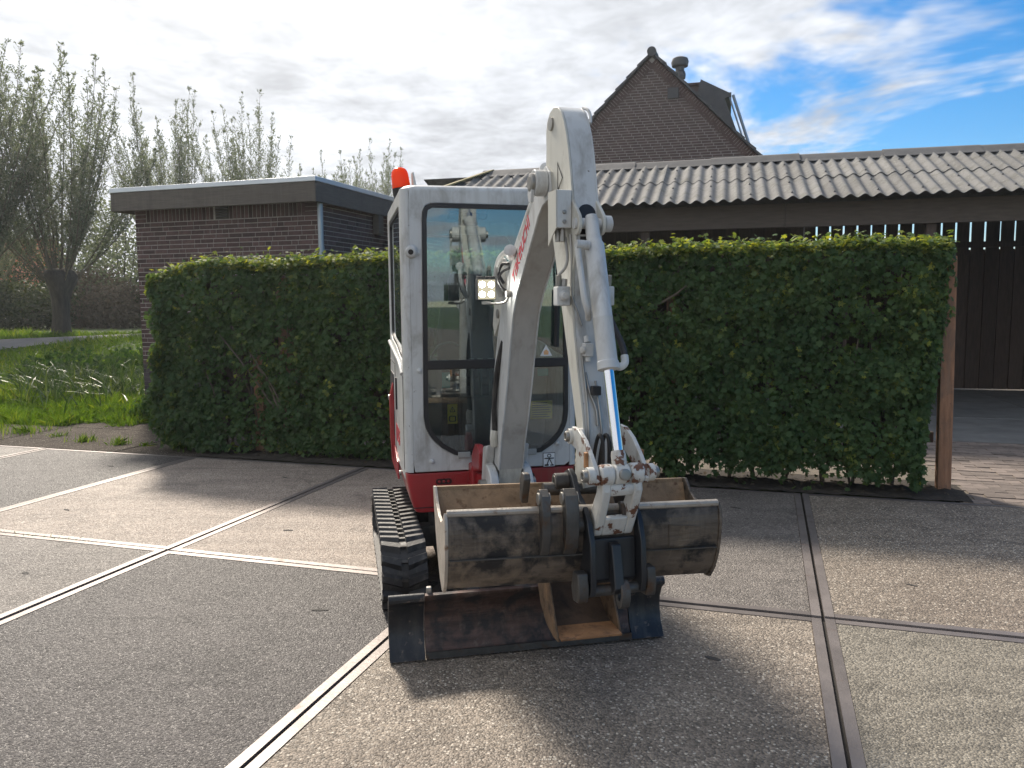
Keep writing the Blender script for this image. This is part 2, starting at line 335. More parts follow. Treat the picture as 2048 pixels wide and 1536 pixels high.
class MB:
    def __init__(s, xf=None): s.v = []; s.f = []; s.mi = []; s.xf = xf
    def add(s, vs, fs, m=0):
        o = len(s.v)
        s.v += [tuple(s.xf(*v)) if s.xf else tuple(v) for v in vs]
        s.f += [[i + o for i in f] for f in fs]; s.mi += [m] * len(fs); return s
    def box(s, c, d, rot=None, m=0):
        hx, hy, hz = d[0] / 2, d[1] / 2, d[2] / 2; c = Vector(c)
        vs = [Vector((x * hx, y * hy, z * hz)) for x in (-1, 1) for y in (-1, 1) for z in (-1, 1)]
        if rot: vs = [rot @ v for v in vs]
        return s.add([v + c for v in vs], [(0, 1, 3, 2), (4, 6, 7, 5), (0, 4, 5, 1), (2, 3, 7, 6), (0, 2, 6, 4), (1, 5, 7, 3)], m)
    def bb(s, x0, x1, y0, y1, z0, z1, m=0): return s.box(((x0 + x1) / 2, (y0 + y1) / 2, (z0 + z1) / 2), (x1 - x0, y1 - y0, z1 - z0), None, m)
    def prism(s, poly, w0, w1, ax=0, m=0):
        n = len(poly); f = {0: lambda p, w: (w, p[0], p[1]), 1: lambda p, w: (p[0], w, p[1]), 2: lambda p, w: (p[0], p[1], w)}[ax]
        vs = [f(p, w0) for p in poly] + [f(p, w1) for p in poly]
        fs = [list(range(n)), list(range(2 * n - 1, n - 1, -1))] + [(i, (i + 1) % n, n + (i + 1) % n, n + i) for i in range(n)]
        return s.add(vs, fs, m)
    def ring(s, outer, inner, w0, w1, ax=1, m=0, n=96, c=None):
        if c is None: c = (sum(p[0] for p in inner) / len(inner), sum(p[1] for p in inner) / len(inner))
        A = raycast_loop(outer, c, n); B = raycast_loop(inner, c, n)
        f = {0: lambda p, w: (w, p[0], p[1]), 1: lambda p, w: (p[0], w, p[1]), 2: lambda p, w: (p[0], p[1], w)}[ax]
        vs = [f(p, w0) for p in A] + [f(p, w0) for p in B] + [f(p, w1) for p in A] + [f(p, w1) for p in B]
        fs = []
        for i in range(n):
            j = (i + 1) % n
            fs += [(i, j, n + j, n + i), (2 * n + i, 3 * n + i, 3 * n + j, 2 * n + j), (i, 2 * n + i, 2 * n + j, j), (n + i, n + j, 3 * n + j, 3 * n + i)]
        return s.add(vs, fs, m)
    def loft(s, loops, m=0, cap=True):
        n = len(loops[0]); vs = [p for l in loops for p in l]; fs = []
        for k in range(len(loops) - 1):
            for i in range(n): j = (i + 1) % n; fs.append((k * n + i, k * n + j, (k + 1) * n + j, (k + 1) * n + i))
        if cap: fs += [list(range(n))[::-1], [(len(loops) - 1) * n + i for i in range(n)]]
        return s.add(vs, fs, m)
    def tube(s, pts, r, n=8, m=0, cap=True):
        P = [Vector(p) for p in pts]; rr = r if isinstance(r, (list, tuple)) else [r] * len(P); loops = []
        d = (P[1] - P[0]).normalized(); u = d.orthogonal().normalized()
        for i, p in enumerate(P):
            d = (P[min(i + 1, len(P) - 1)] - P[max(i - 1, 0)])
            if d.length < 1e-9: d = Vector((0, 0, 1))
            d.normalize(); u = (u - d * u.dot(d))
            u = u.normalized() if u.length > 1e-6 else d.orthogonal().normalized(); w = d.cross(u)
            loops.append([p + (u * math.cos(2 * math.pi * k / n) + w * math.sin(2 * math.pi * k / n)) * rr[i] for k in range(n)])
        return s.loft(loops, m, cap)
    def cyl(s, p0, p1, r0, r1=None, n=16, m=0): return s.tube([p0, p1], [r0, r0 if r1 is None else r1], n, m)
    def lathe(s, prof, o, axis=(0, 0, 1), n=16, m=0):
        a = Vector(axis).normalized(); u = a.orthogonal().normalized(); w = a.cross(u); o = Vector(o)
        return s.loft([[o + a * h + (u * math.cos(2 * math.pi * k / n) + w * math.sin(2 * math.pi * k / n)) * max(r, 1e-4) for k in range(n)] for r, h in prof], m)
    def mesh(s, name, mats, smooth=35, recalc=True):
        me = bpy.data.meshes.new(name); me.from_pydata(s.v, [], s.f)
        for mt in (mats if isinstance(mats, (list, tuple)) else [mats]): me.materials.append(MATS[mt])
        if any(s.mi): me.polygons.foreach_set('material_index', s.mi)
        if recalc:
            bm = bmesh.new(); bm.from_mesh(me); bmesh.ops.recalc_face_normals(bm, faces=bm.faces); bm.to_mesh(me); bm.free()
        if smooth:
            me.polygons.foreach_set('use_smooth', [True] * len(me.polygons)); me.set_sharp_from_angle(angle=R(smooth))
        me.update(); return me
    def build(s, name, mats, parent=None, bevel=0, seg=2, smooth=35, loc=None, rot=None, **k):
        o = link(name, s.mesh(name, mats, smooth), parent, loc, rot, **k)
        if bevel:
            b = o.modifiers.new('bevel', 'BEVEL'); b.width = bevel; b.segments = seg; b.limit_method = 'ANGLE'; b.angle_limit = R(40); b.harden_normals = True
        return o
def copy_of(o, parent=None, loc=None, rot=None, **k):
    c = o.copy(); COL.objects.link(c)
    if parent: c.parent = parent
    if loc is not None: c.location = loc
    if rot is not None: c.rotation_euler = rot
    return tag(c, **k)
def polymesh(name, V, nper, mat, rnd):
    """V: (n, nper, 3) – n separate polygons, one float per polygon stored as point attribute 'rnd'"""
    n = len(V); me = bpy.data.meshes.new(name)
    me.vertices.add(n * nper); me.vertices.foreach_set('co', V.reshape(-1).astype(np.float32))
    me.loops.add(n * nper); me.loops.foreach_set('vertex_index', np.arange(n * nper, dtype=np.int32))
    me.polygons.add(n); me.polygons.foreach_set('loop_start', np.arange(0, n * nper, nper, dtype=np.int32))
    me.materials.append(MATS[mat]); me.update(calc_edges=True)
    a = me.attributes.new('rnd', 'FLOAT', 'POINT'); a.data.foreach_set('value', np.repeat(rnd, nper).astype(np.float32))
    return me
def unit(a): return a / np.maximum(np.linalg.norm(a, axis=-1, keepdims=True), 1e-9)
def leaves(name, outline, pos, nor, up, size, rnd, mat, curl=.15):
    """flat lobed leaves: outline (k,2) with y along the leaf, placed at pos, facing nor, pointing along up"""
    O = np.asarray(outline, float); nor = unit(nor); up = unit(up - nor * np.sum(up * nor, 1, keepdims=True)); rt = np.cross(up, nor)
    x = O[None, :, 0, None] * rt[:, None]; y = O[None, :, 1, None] * up[:, None]
    z = -curl * (O[None, :, 0, None] ** 2 * 1.2 + (O[None, :, 1, None] - .4) ** 2) * nor[:, None]
    V = pos[:, None] + (x + y + z) * size[:, None, None]
    return polymesh(name, V, len(O), mat, rnd)
MAPLE = [(0, 0), (.20, -.05), (.45, .14), (.27, .30), (.54, .62), (.17, .60), (0, 1), (-.17, .60), (-.54, .62), (-.27, .30), (-.45, .14), (-.20, -.05)]
LANCE = [(0, 0), (.5, .45), (0, 1), (-.5, .45)]
OVAL = [(0, 0), (.30, .25), (.30, .65), (0, 1), (-.30, .65), (-.30, .25)]
def blades(name, pos, h, w, lean, mat, rnd, seg=2):
    """grass blades: strips bent over by lean (n,2); seg 2 = one kite of 4 vertices in a polygon, more = curved strip"""
    n = len(pos); az = rng.uniform(0, 2 * np.pi, n); rt = np.stack([np.cos(az), np.sin(az), np.zeros(n)], 1)
    up = np.array([0, 0, 1.]); le = np.concatenate([lean, np.zeros((n, 1))], 1)
    def P(t, side):
        droop = (t ** 2)
        return pos + rt * (side * w[:, None] * (1 - t ** 1.5)) + up * (h[:, None] * (t - .35 * droop * np.linalg.norm(le, axis=1, keepdims=True) / np.maximum(h[:, None], 1e-6))) + le * droop
    if seg == 2:
        V = np.stack([P(0, -.5), P(0, .5), P(.55, .5), P(1., 0), P(.55, -.5)], 1); return polymesh(name, V, 5, mat, rnd)
    Vs = []; ts = np.linspace(0, 1, seg + 1)
    for a, b in zip(ts[:-1], ts[1:]): Vs.append(np.stack([P(a, -.5), P(a, .5), P(b, .5), P(b, -.5)], 1))
    return polymesh(name, np.concatenate(Vs, 0), 4, mat, np.tile(rnd, seg))
def sm(x): x = np.clip(x, 0, 1); return x * x * (3 - 2 * x)
def vnoise(P, s, seed=0):
    return np.array([noise.noise(Vector((p[0] * s + seed, p[1] * s + seed * 1.7, p[2] * s - seed))) for p in P])

# ------------------------------------------------------------------ ground and yard
GY = R(-17.61); GU = Vector((math.cos(GY), math.sin(GY), 0)); GV = Vector((-math.sin(GY), math.cos(GY), 0)); G0 = Vector((-.3512, 4.49, 0)); SW, SD = 2.0, 2.7233
def H(x, y):
    x = np.asarray(x, float); y = np.asarray(y, float)
    return .68 * sm((y - 13.0 - 14 * sm((x + 7.5) / 4)) / 9.0) - .035
gx = np.concatenate([np.linspace(-250, -40, 12), np.linspace(-36, 30, 100), np.linspace(40, 250, 12)])
gy = np.concatenate([np.linspace(-250, -30, 10), np.linspace(-24, 60, 110), np.linspace(70, 300, 14)])
mb = MB(); nx, ny = len(gx), len(gy)
vs = [(x, y, float(H(x, y))) for y in gy for x in gx]
mb.add(vs, [(j * nx + i, j * nx + i + 1, (j + 1) * nx + i + 1, (j + 1) * nx + i) for j in range(ny - 1) for i in range(nx - 1)])
mb.build('ground', 'field', kind='structure')

yard = empty('yard_paving', kind='structure')
slab_tone = {(-1, 0): 'slab_beige', (-2, 0): 'slab_beige', (-3, 0): 'slab_grey', (0, 0): 'slab_grey', (1, 0): 'slab_warm', (2, 0): 'slab_grey', (-4, 0): 'slab_grey',
             (-1, -1): 'slab_dark', (-2, -1): 'slab_grey', (-3, -1): 'slab_dark', (0, -1): 'slab_warm', (1, -1): 'slab_olive', (2, -1): 'slab_grey', (3, 0): 'slab_olive'}
slab_tone[(-3, 0)] = 'slab_dark'; slab_tone[(0, 0)] = 'slab_grey'
EW, GAP = .047, .008
sx0, sx1, sy0, sy1 = GAP, SW - GAP, GAP, SD - GAP
sm_ = MB(); sm_.bb(sx0 + EW, sx1 - EW, sy0 + EW, sy1 - EW, -.14, 0.0)
base_slab = {}
def edge_mesh(L):
    m_ = MB(); m_.bb(0, L, 0, EW, -.14, .003); return m_.mesh('steel_edge', 'steel_edge')
e_long, e_short = edge_mesh(SD - 2 * GAP), edge_mesh(SW - 2 * GAP - 2 * EW - .004)
lug = MB(); lug.lathe([(.001, .0006), (.016, .0006), (.019, .0022), (.024, .0022), (.025, .0)], (0, 0, 0), n=18); lug_me = lug.mesh('lifting_eye', 'hole_dark')
for i in range(-5, 4):
    for j in range(-3, 1):
        if j < -1 and not -2 <= i <= 2: continue
        org = G0 + GU * SW * i + GV * SD * j
        tone = slab_tone.get((i, j), random.choice(['slab_grey', 'slab_warm', 'slab_dark']))
        if tone not in base_slab: base_slab[tone] = sm_.mesh('slab', tone)
        dz = random.uniform(-.006, .004)
        s = link('slab', base_slab[tone], yard, (org.x, org.y, dz), (random.uniform(-.0012, .0012), random.uniform(-.0012, .0012), GY + random.uniform(-.0015, .0015)))
        bv = s.modifiers.new('bevel', 'BEVEL'); bv.width = .004; bv.segments = 1
        for me, loc, rz in ((e_short, (sx0 + EW + .002, sy0, 0), 0), (e_short, (sx0 + EW + .002, sy1 - EW, 0), 0), (e_long, (sx0 + EW, sy0, 0), R(90)), (e_long, (sx1, sy0, 0), R(90))):
            link('steel_edge', me, s, loc, (0, 0, rz))
        if j >= -1:
            for lx, ly in ((.5, .62), (1.5, 2.1)):
                le = link('lifting_eye', lug_me, s, (lx, ly, .001), (0, 0, random.uniform(-.4, .4))); le.scale = (random.uniform(1.2, 1.9), random.uniform(.35, .6), 1)
mb = MB(); o = G0 + GU * (-10.5) + GV * (-8.6)
mb.add([tuple(G0 + GU * a + GV * b + Vector((0, 0, -.018))) for a, b in ((-10.4, -8.4), (8.3, -8.4), (8.3, 2.74), (-10.4, 2.74))], [(0, 1, 2, 3)])
mb.build('joint_bed', 'joint_dark', yard)

# soil strip under the hedge, sandy courtyard behind it, clay pavers to the right
mb = MB()
def gp(a, b, z=0.): p = G0 + GU * a + GV * b; return (p.x, p.y, z)
n = 160; top = []; bot = []
for k in range(n + 1):
    a = -4.05 + 7.32 * k / n; top.append(gp(a, 3.55, -.006)); bot.append(gp(a, 2.722 + .03 * random.random(), .002 + .012 * random.random()))
mid = [gp(-4.05 + 7.32 * k / n, 3.1, .012 + .02 * random.random()) for k in range(n + 1)]
mb.add(bot + mid + top, [(r_ * (n + 1) + k, r_ * (n + 1) + k + 1, (r_ + 1) * (n + 1) + k + 1, (r_ + 1) * (n + 1) + k) for r_ in (0, 1) for k in range(n)])
mb.build('soil_bed', 'soil', kind='structure')
mb = MB(); mb.add([gp(-2.9, 3.5, -.004), gp(12, 3.5, -.004), gp(12, 12.5, -.004), gp(-2.9, 12.5, -.004)], [(0, 1, 2, 3)]); mb.build('courtyard', 'sand', kind='structure')
pav = empty('brick_pavement', gp(3.20, 2.75), GY, kind='structure')
pm = MB(); pm.bb(0, .205, 0, .1, -.05, 0); pme = pm.mesh('paver', 'paver_clay')
cnt = 0; extra = MB()
for rj in range(0, 28):
    for ci in range(-1, 24):
        x = ci * .211 + (.105 if rj % 2 else 0); y = rj * .106
        w = Vector(gp(3.20 + x, 2.75 + y)); dpx = 1024 + 1600 * w.x / w.y
        if x < 0: continue
        if dpx < 2075 and cnt < 300:
            p = link('paver', pme, pav, (x, y, .004 + random.uniform(-.004, .004)), (random.uniform(-.012, .012), random.uniform(-.012, .012), random.uniform(-.012, .012)))
            cnt += 1
        else: extra.bb(x, x + .205, y, y + .1, -.05, .004 + random.uniform(-.004, .004))
extra.build('far_pavers', 'paver_clay', pav, kind='stuff')
mb = MB(); mb.bb(-.02, 5.4, -.02, 3.0, -.07, -.002); mb.build('paver_bed', 'sand', pav)

apron = empty('concrete_apron', gp(1.2, 5.74), GY, kind='structure')
for ai in range(6):
    for bj in range(2):
        mb = MB(); mb.bb(ai * 1.9, ai * 1.9 + 1.885, bj * 1.45, bj * 1.45 + 1.435, -.1, .006 - bj * .003); mb.build('apron_slab', 'shed_concrete', apron, bevel=.005)
mb = MB(); mb.add([(-14, -60, -.012), (14, -60, -.012), (14, -3.95, -.012), (-14, -3.95, -.012)], [(0, 1, 2, 3)]); mb.build('unseen_yard', 'sand', kind='structure')  # unseen sheet behind the camera, added for the reflection in the cab glass
# worn concrete path at the left, in front of the grass
path = empty('concrete_path', (0, 0, 0), kind='structure')
pieces = [[gp(-9.6, 2.76), gp(-7.1, 2.76), gp(-7.1, 4.05), gp(-9.6, 4.05)], [gp(-7.08, 2.76), gp(-5.1, 2.76), gp(-5.1, 4.05), gp(-7.08, 4.05)], [gp(-5.08, 2.76), gp(-3.4, 2.76), gp(-2.95, 5.9), gp(-5.08, 5.7)],
          [gp(-7.4, 4.07), gp(-5.1, 4.07), gp(-5.1, 5.0), gp(-7.1, 4.9)]]
for q in pieces:
    mb = MB(); mb.add([(x, y, -.10) for x, y, z in q] + [(x, y, .0) for x, y, z in q], [(3, 2, 1, 0), (4, 5, 6, 7)] + [(i, (i + 1) % 4, 4 + (i + 1) % 4, 4 + i) for i in range(4)])
    p = mb.build('path_slab', 'old_concrete', path, bevel=.008); p.location.z = random.uniform(-.008, .004)

# road beyond the grass
rd = MB(); RA, RB = Vector((-22, 6.5, 0)), Vector((-1.5, 40.6, 0)); dR = (RB - RA).normalized(); nR = Vector((-dR.y, dR.x, 0))
n = 70; row = []
for k in range(n + 1):
    c = RA + dR * (k / n * 70 - 10)
    for w_ in (-1.5, 1.5):
        q = c + nR * w_; row.append((q.x, q.y, float(H(q.x, q.y)) + .03))
rd.add(row, [(2 * k, 2 * k + 1, 2 * k + 3, 2 * k + 2) for k in range(n)]); rd.build('road', 'asphalt', kind='structure')

# ------------------------------------------------------------------ brick outbuilding
ob = empty('brick_outbuilding', (-2.51, 10.656, 0), GY, label='flat-roofed brick outbuilding with grey fascia at the left behind the hedge', cat='outbuilding')
WL, WH, DEP = 2.96, 2.93, 4.2
front = MB(); front.bb(-WL + .004, -.004, .004, .25, .0, .75, 1); front.bb(-WL + .004, -1.60, .004, .25, .75, WH); front.bb(-1.40, -.004, .004, .25, .75, WH); front.bb(-1.60, -1.40, .004, .25, .75, 2.765); front.bb(-1.60, -1.40, .16, .25, 2.765, WH, 1)
fw = front.build('front_wall', ['mortar', 'mortar_dark'], ob)
sidew = MB(); sidew.bb(-.25, -.004, .25, DEP, 0, WH); sw = sidew.build('side_wall', 'mortar', ob)
rest = MB(); rest.bb(-WL + .01, -WL + .25, .25, DEP, 0, WH); rest.bb(-WL + .25, -.25, DEP - .25, DEP, 0, WH); rest.build('back_wall', 'mortar', ob)
CH = .0625; bricks = {}
def brick_me(L, side, m='brick'):
    key = (round(L, 3), side, m)
    if key not in bricks:
        q = MB()
        if side == 'f': q.bb(0, L, 0, .05, 0, CH - .011)
        else: q.bb(-.05, 0, 0, L, 0, CH - .011)
        bricks[key] = q.mesh('brick', m)
    return bricks[key]
def course(L, rj):
    out = []; x = 0; offs = [.0, .105, .05, .155][rj % 4]; rr = random.Random(rj * 13 + 5)
    if offs: out.append((0, offs - .01)); x = offs
    while x < L - .03:
        l = .21 if rr.random() < .68 else .1
        if x + l > L - .02: l = L - x
        out.append((x, l - .010 if x + l < L else l)); x += l
    return out
far_f, far_s = MB(), MB()
for rj in range(44):
    z = rj * CH; mt = 'brick_plinth' if rj < 12 else 'brick'
    for x, l in course(WL, rj):
        X = -WL + x
        if z < .05: continue
        vis = (z > 2.12) or (x < .50)
        yb = random.uniform(-.0015, .0015)
        if vis: link('brick', brick_me(l, 'f', mt), fw, (X, yb, z))
        else: far_f.bb(X, X + l, 0, .05, z, z + CH - .011, 1 if rj < 12 else 0)
    for x, l in course(DEP - .05, rj + 1):
        vis = z > 2.16 and x < 1.9
        if vis: link('brick', brick_me(l, 's', mt), sw, (random.uniform(-.0015, .0015), .052 + x, z))
        else: far_s.bb(-.05, 0, .052 + x, .052 + x + l, z, z + CH - .011)
q = MB(); q.bb(-1.606, -1.394, -.003, .15, 2.752, 2.93); av = q.build('air_vent', 'hole_dark', fw)
for k in range(4): q = MB(); q.box((-1.5, -.008, 2.785 + k * .038), (.19, .03, .006), Matrix.Rotation(R(-35), 3, 'X')); q.build('louvre', 'slate', av)
far_f.build('hidden_bricks', ['brick', 'brick_plinth'], fw, kind='stuff'); far_s.build('hidden_bricks', 'brick', sw, kind='stuff')
for rj in range(44, 47):
    for x, l in course(DEP - .05, rj):
        if x < 1.9: link('brick', brick_me(l, 's'), sw, (random.uniform(-.0015, .0015), .052 + x, rj * CH))
q = MB(); q.bb(0, .052, 0, .05, 0, .168); sold = q.mesh('soldier_brick', 'brick')
x = -WL + .20
while x < -.25:
    if not (-1.66 < x < -1.40): link('soldier_brick', sold, fw, (x, random.uniform(-.001, .002), 44 * CH + .002))
    x += .0625
for x0, x1 in ((-WL, -WL + .19), (-.21, 0)):
    for k in range(3): link('brick', brick_me(x1 - x0 - .004, 'f'), fw, (x0, 0, 44 * CH + k * .058))
OF, OR_, OL = -.30, .14, -WL - .13
for nm, a in (('fascia_board', (OL, OR_, OF, OF + .03)), ('fascia_board', (OR_ - .03, OR_, OF + .032, DEP + .2)), ('fascia_board', (OL, OL + .03, OF + .032, DEP + .2))):
    q = MB(); q.bb(*a, 2.885, 3.135); q.build(nm, 'fascia_wood', ob, bevel=.004)
q = MB(); q.bb(OL + .04, OR_ - .04, OF + .04, DEP + .2, 2.93, 3.10); q.build('flat_roof', 'slate', ob)
q = MB(); q.bb(OL - .012, OR_ + .012, OF - .012, OF + .06, 3.137, 3.20); q.bb(OR_ - .06, OR_ + .012, OF + .061, DEP + .2, 3.137, 3.20); q.bb(OL - .012, OL + .06, OF + .061, DEP + .2, 3.137, 3.20); q.build('roof_trim', 'aluminium', ob, bevel=.006)
q = MB(); q.tube([(.055, -.06, .03), (.055, -.06, 2.90)], .038, 14); q.tube([(.055, -.06, 2.28), (.055, -.06, 2.34)], .043, 14); q.build('downpipe', 'zinc', ob)
q = MB(); q.box((.07, 1.55, 2.76), (.10, .16, .30)); q.build('hopper', 'fascia_wood', ob, bevel=.006)

# ------------------------------------------------------------------ open shed with corrugated roof
SA = R(-14.6); sh = empty('open_shed', (1.33, 11.74, 0), SA, label='long open timber shed under a grey corrugated roof behind the hedge', cat='shed')
SX0, SX1, SDP = -3.45, 9.0, 3.75
q = MB(); q.bb(SX0, 2.5, 0, .07, 2.58, 2.90); q.build('fascia_beam', 'beam_wood', sh, bevel=.004)
q = MB(); q.bb(2.505, SX1, 0, .07, 2.575, 2.895); q.build('fascia_beam', 'beam_wood', sh, bevel=.004)
for x in (SX0 + .1, .6, 4.35, 8.8):
    q = MB(); q.bb(x - .06, x + .06, .08, .20, 0, 2.88); q.build('post', 'plank_wood', sh, bevel=.004)
bw = [MB().bb(0, w_, 0, .024, 0, 3.25).mesh('back_board', 'plank_wood') for w_ in (.193, .200, .206)]
x = SX0
while x < SX1:
    link('back_board', random.choice(bw), sh, (x, SDP + random.uniform(0, .006), .02), (0, 0, random.uniform(-.004, .004))); x += .226
q = MB(); q.bb(SX0, SX1, SDP + .035, SDP + .055, .02, 2.42); q.build('backing', 'plank_wood', sh)
q = MB(); q.bb(SX0, 3.1, SDP + .06, SDP + .08, 2.4, 3.25); q.build('backing', 'plank_wood', sh)
for z in (.5, 1.6, 2.5):
    q = MB(); q.bb(SX0, SX1, SDP - .07, SDP - .005, z - .05, z + .05)
    if z > 2: q.build('rail', 'plank_wood', sh)
q = MB(); q.bb(SX0 - .02, SX0 + .01, 0, SDP, 0, 2.9); q.build('end_wall', 'plank_wood', sh); q = MB(); q.bb(SX1, SX1 + .03, 0, SDP, 0, 2.9); q.build('end_wall', 'plank_wood', sh)
# roof: eave at y=-.35 z=2.92, ridge at y=1.87 z=3.84
EY, EZ, RY, RZ = -.36, 2.925, 1.87, 3.78
SL = math.hypot(RY - EY, RZ - EZ); SAng = math.atan2(RZ - EZ, RY - EY); PIT, AMP = .177, .0225
def sheet_me(L, nw=6, lift=0., sag=0.):
    q = MB(); n = int(nw * 12) + 1; ny_ = 4; vs = []
    for s_ in (0, 1):
        for jy in range(ny_ + 1):
            for k in range(n):
                x = k / 12 * PIT; vs.append((x, L * jy / ny_, AMP * math.cos(2 * math.pi * k / 12) - s_ * .007 + lift * (1 - jy / ny_)))
    A = (ny_ + 1) * n; fs = []
    for jy in range(ny_):
        for k in range(n - 1):
            i = jy * n + k; fs += [(i, i + 1, i + n + 1, i + n), (A + i, A + i + n, A + i + n + 1, A + i + 1)]
    for k in range(n - 1): fs += [(k, A + k, A + k + 1, k + 1), (ny_ * n + k, ny_ * n + k + 1, A + ny_ * n + k + 1, A + ny_ * n + k)]
    for jy in range(ny_): i = jy * n; fs += [(i, i + n, A + i + n, A + i), (i + n - 1, A + i + n - 1, A + i + 2 * n - 1, i + 2 * n - 1)]
    q.add(vs, fs); return q
SHW = 6 * PIT; half = SL / 2 + .08
low_me = sheet_me(half, 6.1).mesh('roof_sheet', 'fibre_cement', 40); up_me = sheet_me(SL - half + .16, 6.1).mesh('roof_sheet', 'fibre_cement', 40)
def hipx(d): return SX0 + .02 + (1.15) * d / SL       # left boundary of the roof at distance d up the slope
scr = MB(); scr.lathe([(.016, 0), (.013, .008), (.006, .012), (.005, .02)], (0, 0, 0), n=8); scr_me = scr.mesh('roof_screw', 'ridge_cement')
nS = int((SX1 - SX0) / SHW) + 1
for k in range(nS):
    for rowi, (me, d0) in enumerate(((low_me, 0), (up_me, half - .16))):
        x = SX0 + k * SHW; d1 = d0 + half
        if x + SHW < hipx(d0): continue
        loc = (x, EY + d0 * math.cos(SAng), EZ + d0 * math.sin(SAng) + rowi * .012 + (k % 2) * .006)
        if x < hipx(d1):                                     # cut along the hip
            bm = bmesh.new(); bm.from_mesh(me)
            a = Vector((hipx(d0) - x, 0, 0)); b = Vector((hipx(d1) - x, half, 0)); dv = (b - a).normalized(); nn = Vector((-dv.y, dv.x, 0))
            bmesh.ops.bisect_plane(bm, geom=bm.verts[:] + bm.edges[:] + bm.faces[:], plane_co=a, plane_no=nn, clear_outer=True)
            m2 = bpy.data.meshes.new('roof_sheet'); bm.to_mesh(m2); bm.free(); m2.materials.append(MATS['fibre_cement'])
            if not len(m2.polygons): continue
            m2.polygons.foreach_set('use_smooth', [True] * len(m2.polygons)); m2.set_sharp_from_angle(angle=R(40))
            s = link('roof_sheet', m2, sh, loc, (SAng + random.uniform(-.003, .003), 0, 0))
        else: s = link('roof_sheet', me, sh, loc, (SAng + random.uniform(-.004, .004), random.uniform(-.003, .003), random.uniform(-.003, .003)))
        for wv in (1, 4):
            for dd in (.16, .72):
                X = x + (wv) * PIT
                if X > hipx(d0 + dd) + .1: link('roof_screw', scr_me, s, (wv * PIT, dd + random.uniform(-.02, .02), AMP))
q = MB(); q.add([(SX0, RY + .03, RZ - .02), (SX1, RY + .03, RZ - .02), (SX1, SDP + .4, 3.07), (SX0, SDP + .4, 3.07), (SX0, RY + .03, RZ - .03), (SX1, RY + .03, RZ - .03), (SX1, SDP + .4, 3.06), (SX0, SDP + .4, 3.06)], [(0, 1, 2, 3), (4, 7, 6, 5), (0, 4, 5, 1), (2, 6, 7, 3)]); q.build('back_roof', 'fibre_cement', sh)
q = MB(); n = 40; prof = [(-.26, -.105), (-.16, -.055), (-.07, .012), (0, .04), (.07, .012), (.20, -.07)]
prof2 = [(a, b - .012) for a, b in prof[::-1]]; q.prism(prof + prof2, 0, 1.34, 0); rc = q.mesh('ridge_cap', 'ridge_cement', 50)
x = hipx(SL) - .05; k = 0
while x < SX1:
    link('ridge_cap', rc, sh, (x, RY, RZ + .035 + (k % 2) * .012), (0, random.uniform(-.006, .006), 0)); x += 1.27; k += 1
p0 = Vector((hipx(0) - .02, EY, EZ + .035)); p1 = Vector((hipx(SL), RY, RZ + .045))
for k in range(4):
    a = p0.lerp(p1, k / 4); b = p0.lerp(p1, (k + 1) / 4 + .02); q = MB(); dv = (b - a).normalized(); sv = Vector((dv.y, -dv.x, 0)).normalized()
    q.add([a - sv * .02, a + sv * .13, b + sv * .13, b - sv * .02, a - sv * .02 + Vector((0, 0, .022)), a + sv * .13 + Vector((0, 0, .022)), b + sv * .13 + Vector((0, 0, .022)), b - sv * .02 + Vector((0, 0, .022))],
          [(3, 2, 1, 0), (4, 5, 6, 7), (0, 1, 5, 4), (1, 2, 6, 5), (2, 3, 7, 6), (3, 0, 4, 7)]); q.build('verge_strip', 'verge_moss', sh)
for k in range(6):
    x0 = SX0 + 3.0 + k * 1.6
    for jj in range(2):
        q = MB(); q.bb(x0, x0 + 1.585, .02 + jj * 1.75, 1.76 + jj * 1.75, -.08, .012); q.build('floor_slab', 'shed_concrete', sh, bevel=.005)

# ------------------------------------------------------------------ brick house with a gable
HA = R(-15); hs_ = empty('gabled_house', (3.1, 18.0, 0), HA, label='tall brick house gable with slate roof, flue and dormer rising behind the shed', cat='house')
HP, HW, HE = 6.86, 3.3, 3.55
q = MB(); q.prism([(-HW, 0), (HW, 0), (HW, HE), (0, HP), (-HW, HE)], .01, .28, 1); gw = q.build('gable_wall', 'house_mortar', hs_)
gb = MB(); hb_me = MB().bb(0, .205, 0, .04, 0, .046).mesh('brick', 'house_brick'); rj = 0; z = 4.0
while z < HP - .1:
    hwid = HW * (HP - z) / (HP - HE) - .13; x = -hwid + (.1 if rj % 2 else 0)
    while x < hwid - .05:
        l = min(.205, hwid - x)
        if not (.40 < x + .1 < .52 and 5.96 < z < 6.13): gb.bb(x, x + l, random.uniform(-.002, .002), .04, z, z + .046)
        x += .218
    z += .0605; rj += 1
gb.build('gable_bricks', 'house_brick', gw, kind='stuff')
vb_ = MB(); ed = MB()
sl_ = Vector((HW, 0, HE - HP)).normalized(); nrm_ = Vector((-sl_.z, 0, sl_.x))
for sgn in (-1, 1):
    k = 0
    while k * .062 < 4.3:
        c = Vector((0, .018, HP - .105)) + Vector((sl_.x * sgn, 0, sl_.z)) * (k * .062 + .05)
        ed.box(c, (.05, .045, .20), Matrix.Rotation(sgn * math.atan2(-sl_.z, sl_.x), 3, 'Y')); k += 1
ed.build('verge_bricks', 'house_brick', gw, kind='stuff')
q = MB(); q.box((.46, -.012, 6.06), (.24, .05, .23)); q.build('wall_vent', 'slate', gw, bevel=.01)
HL = 9.0
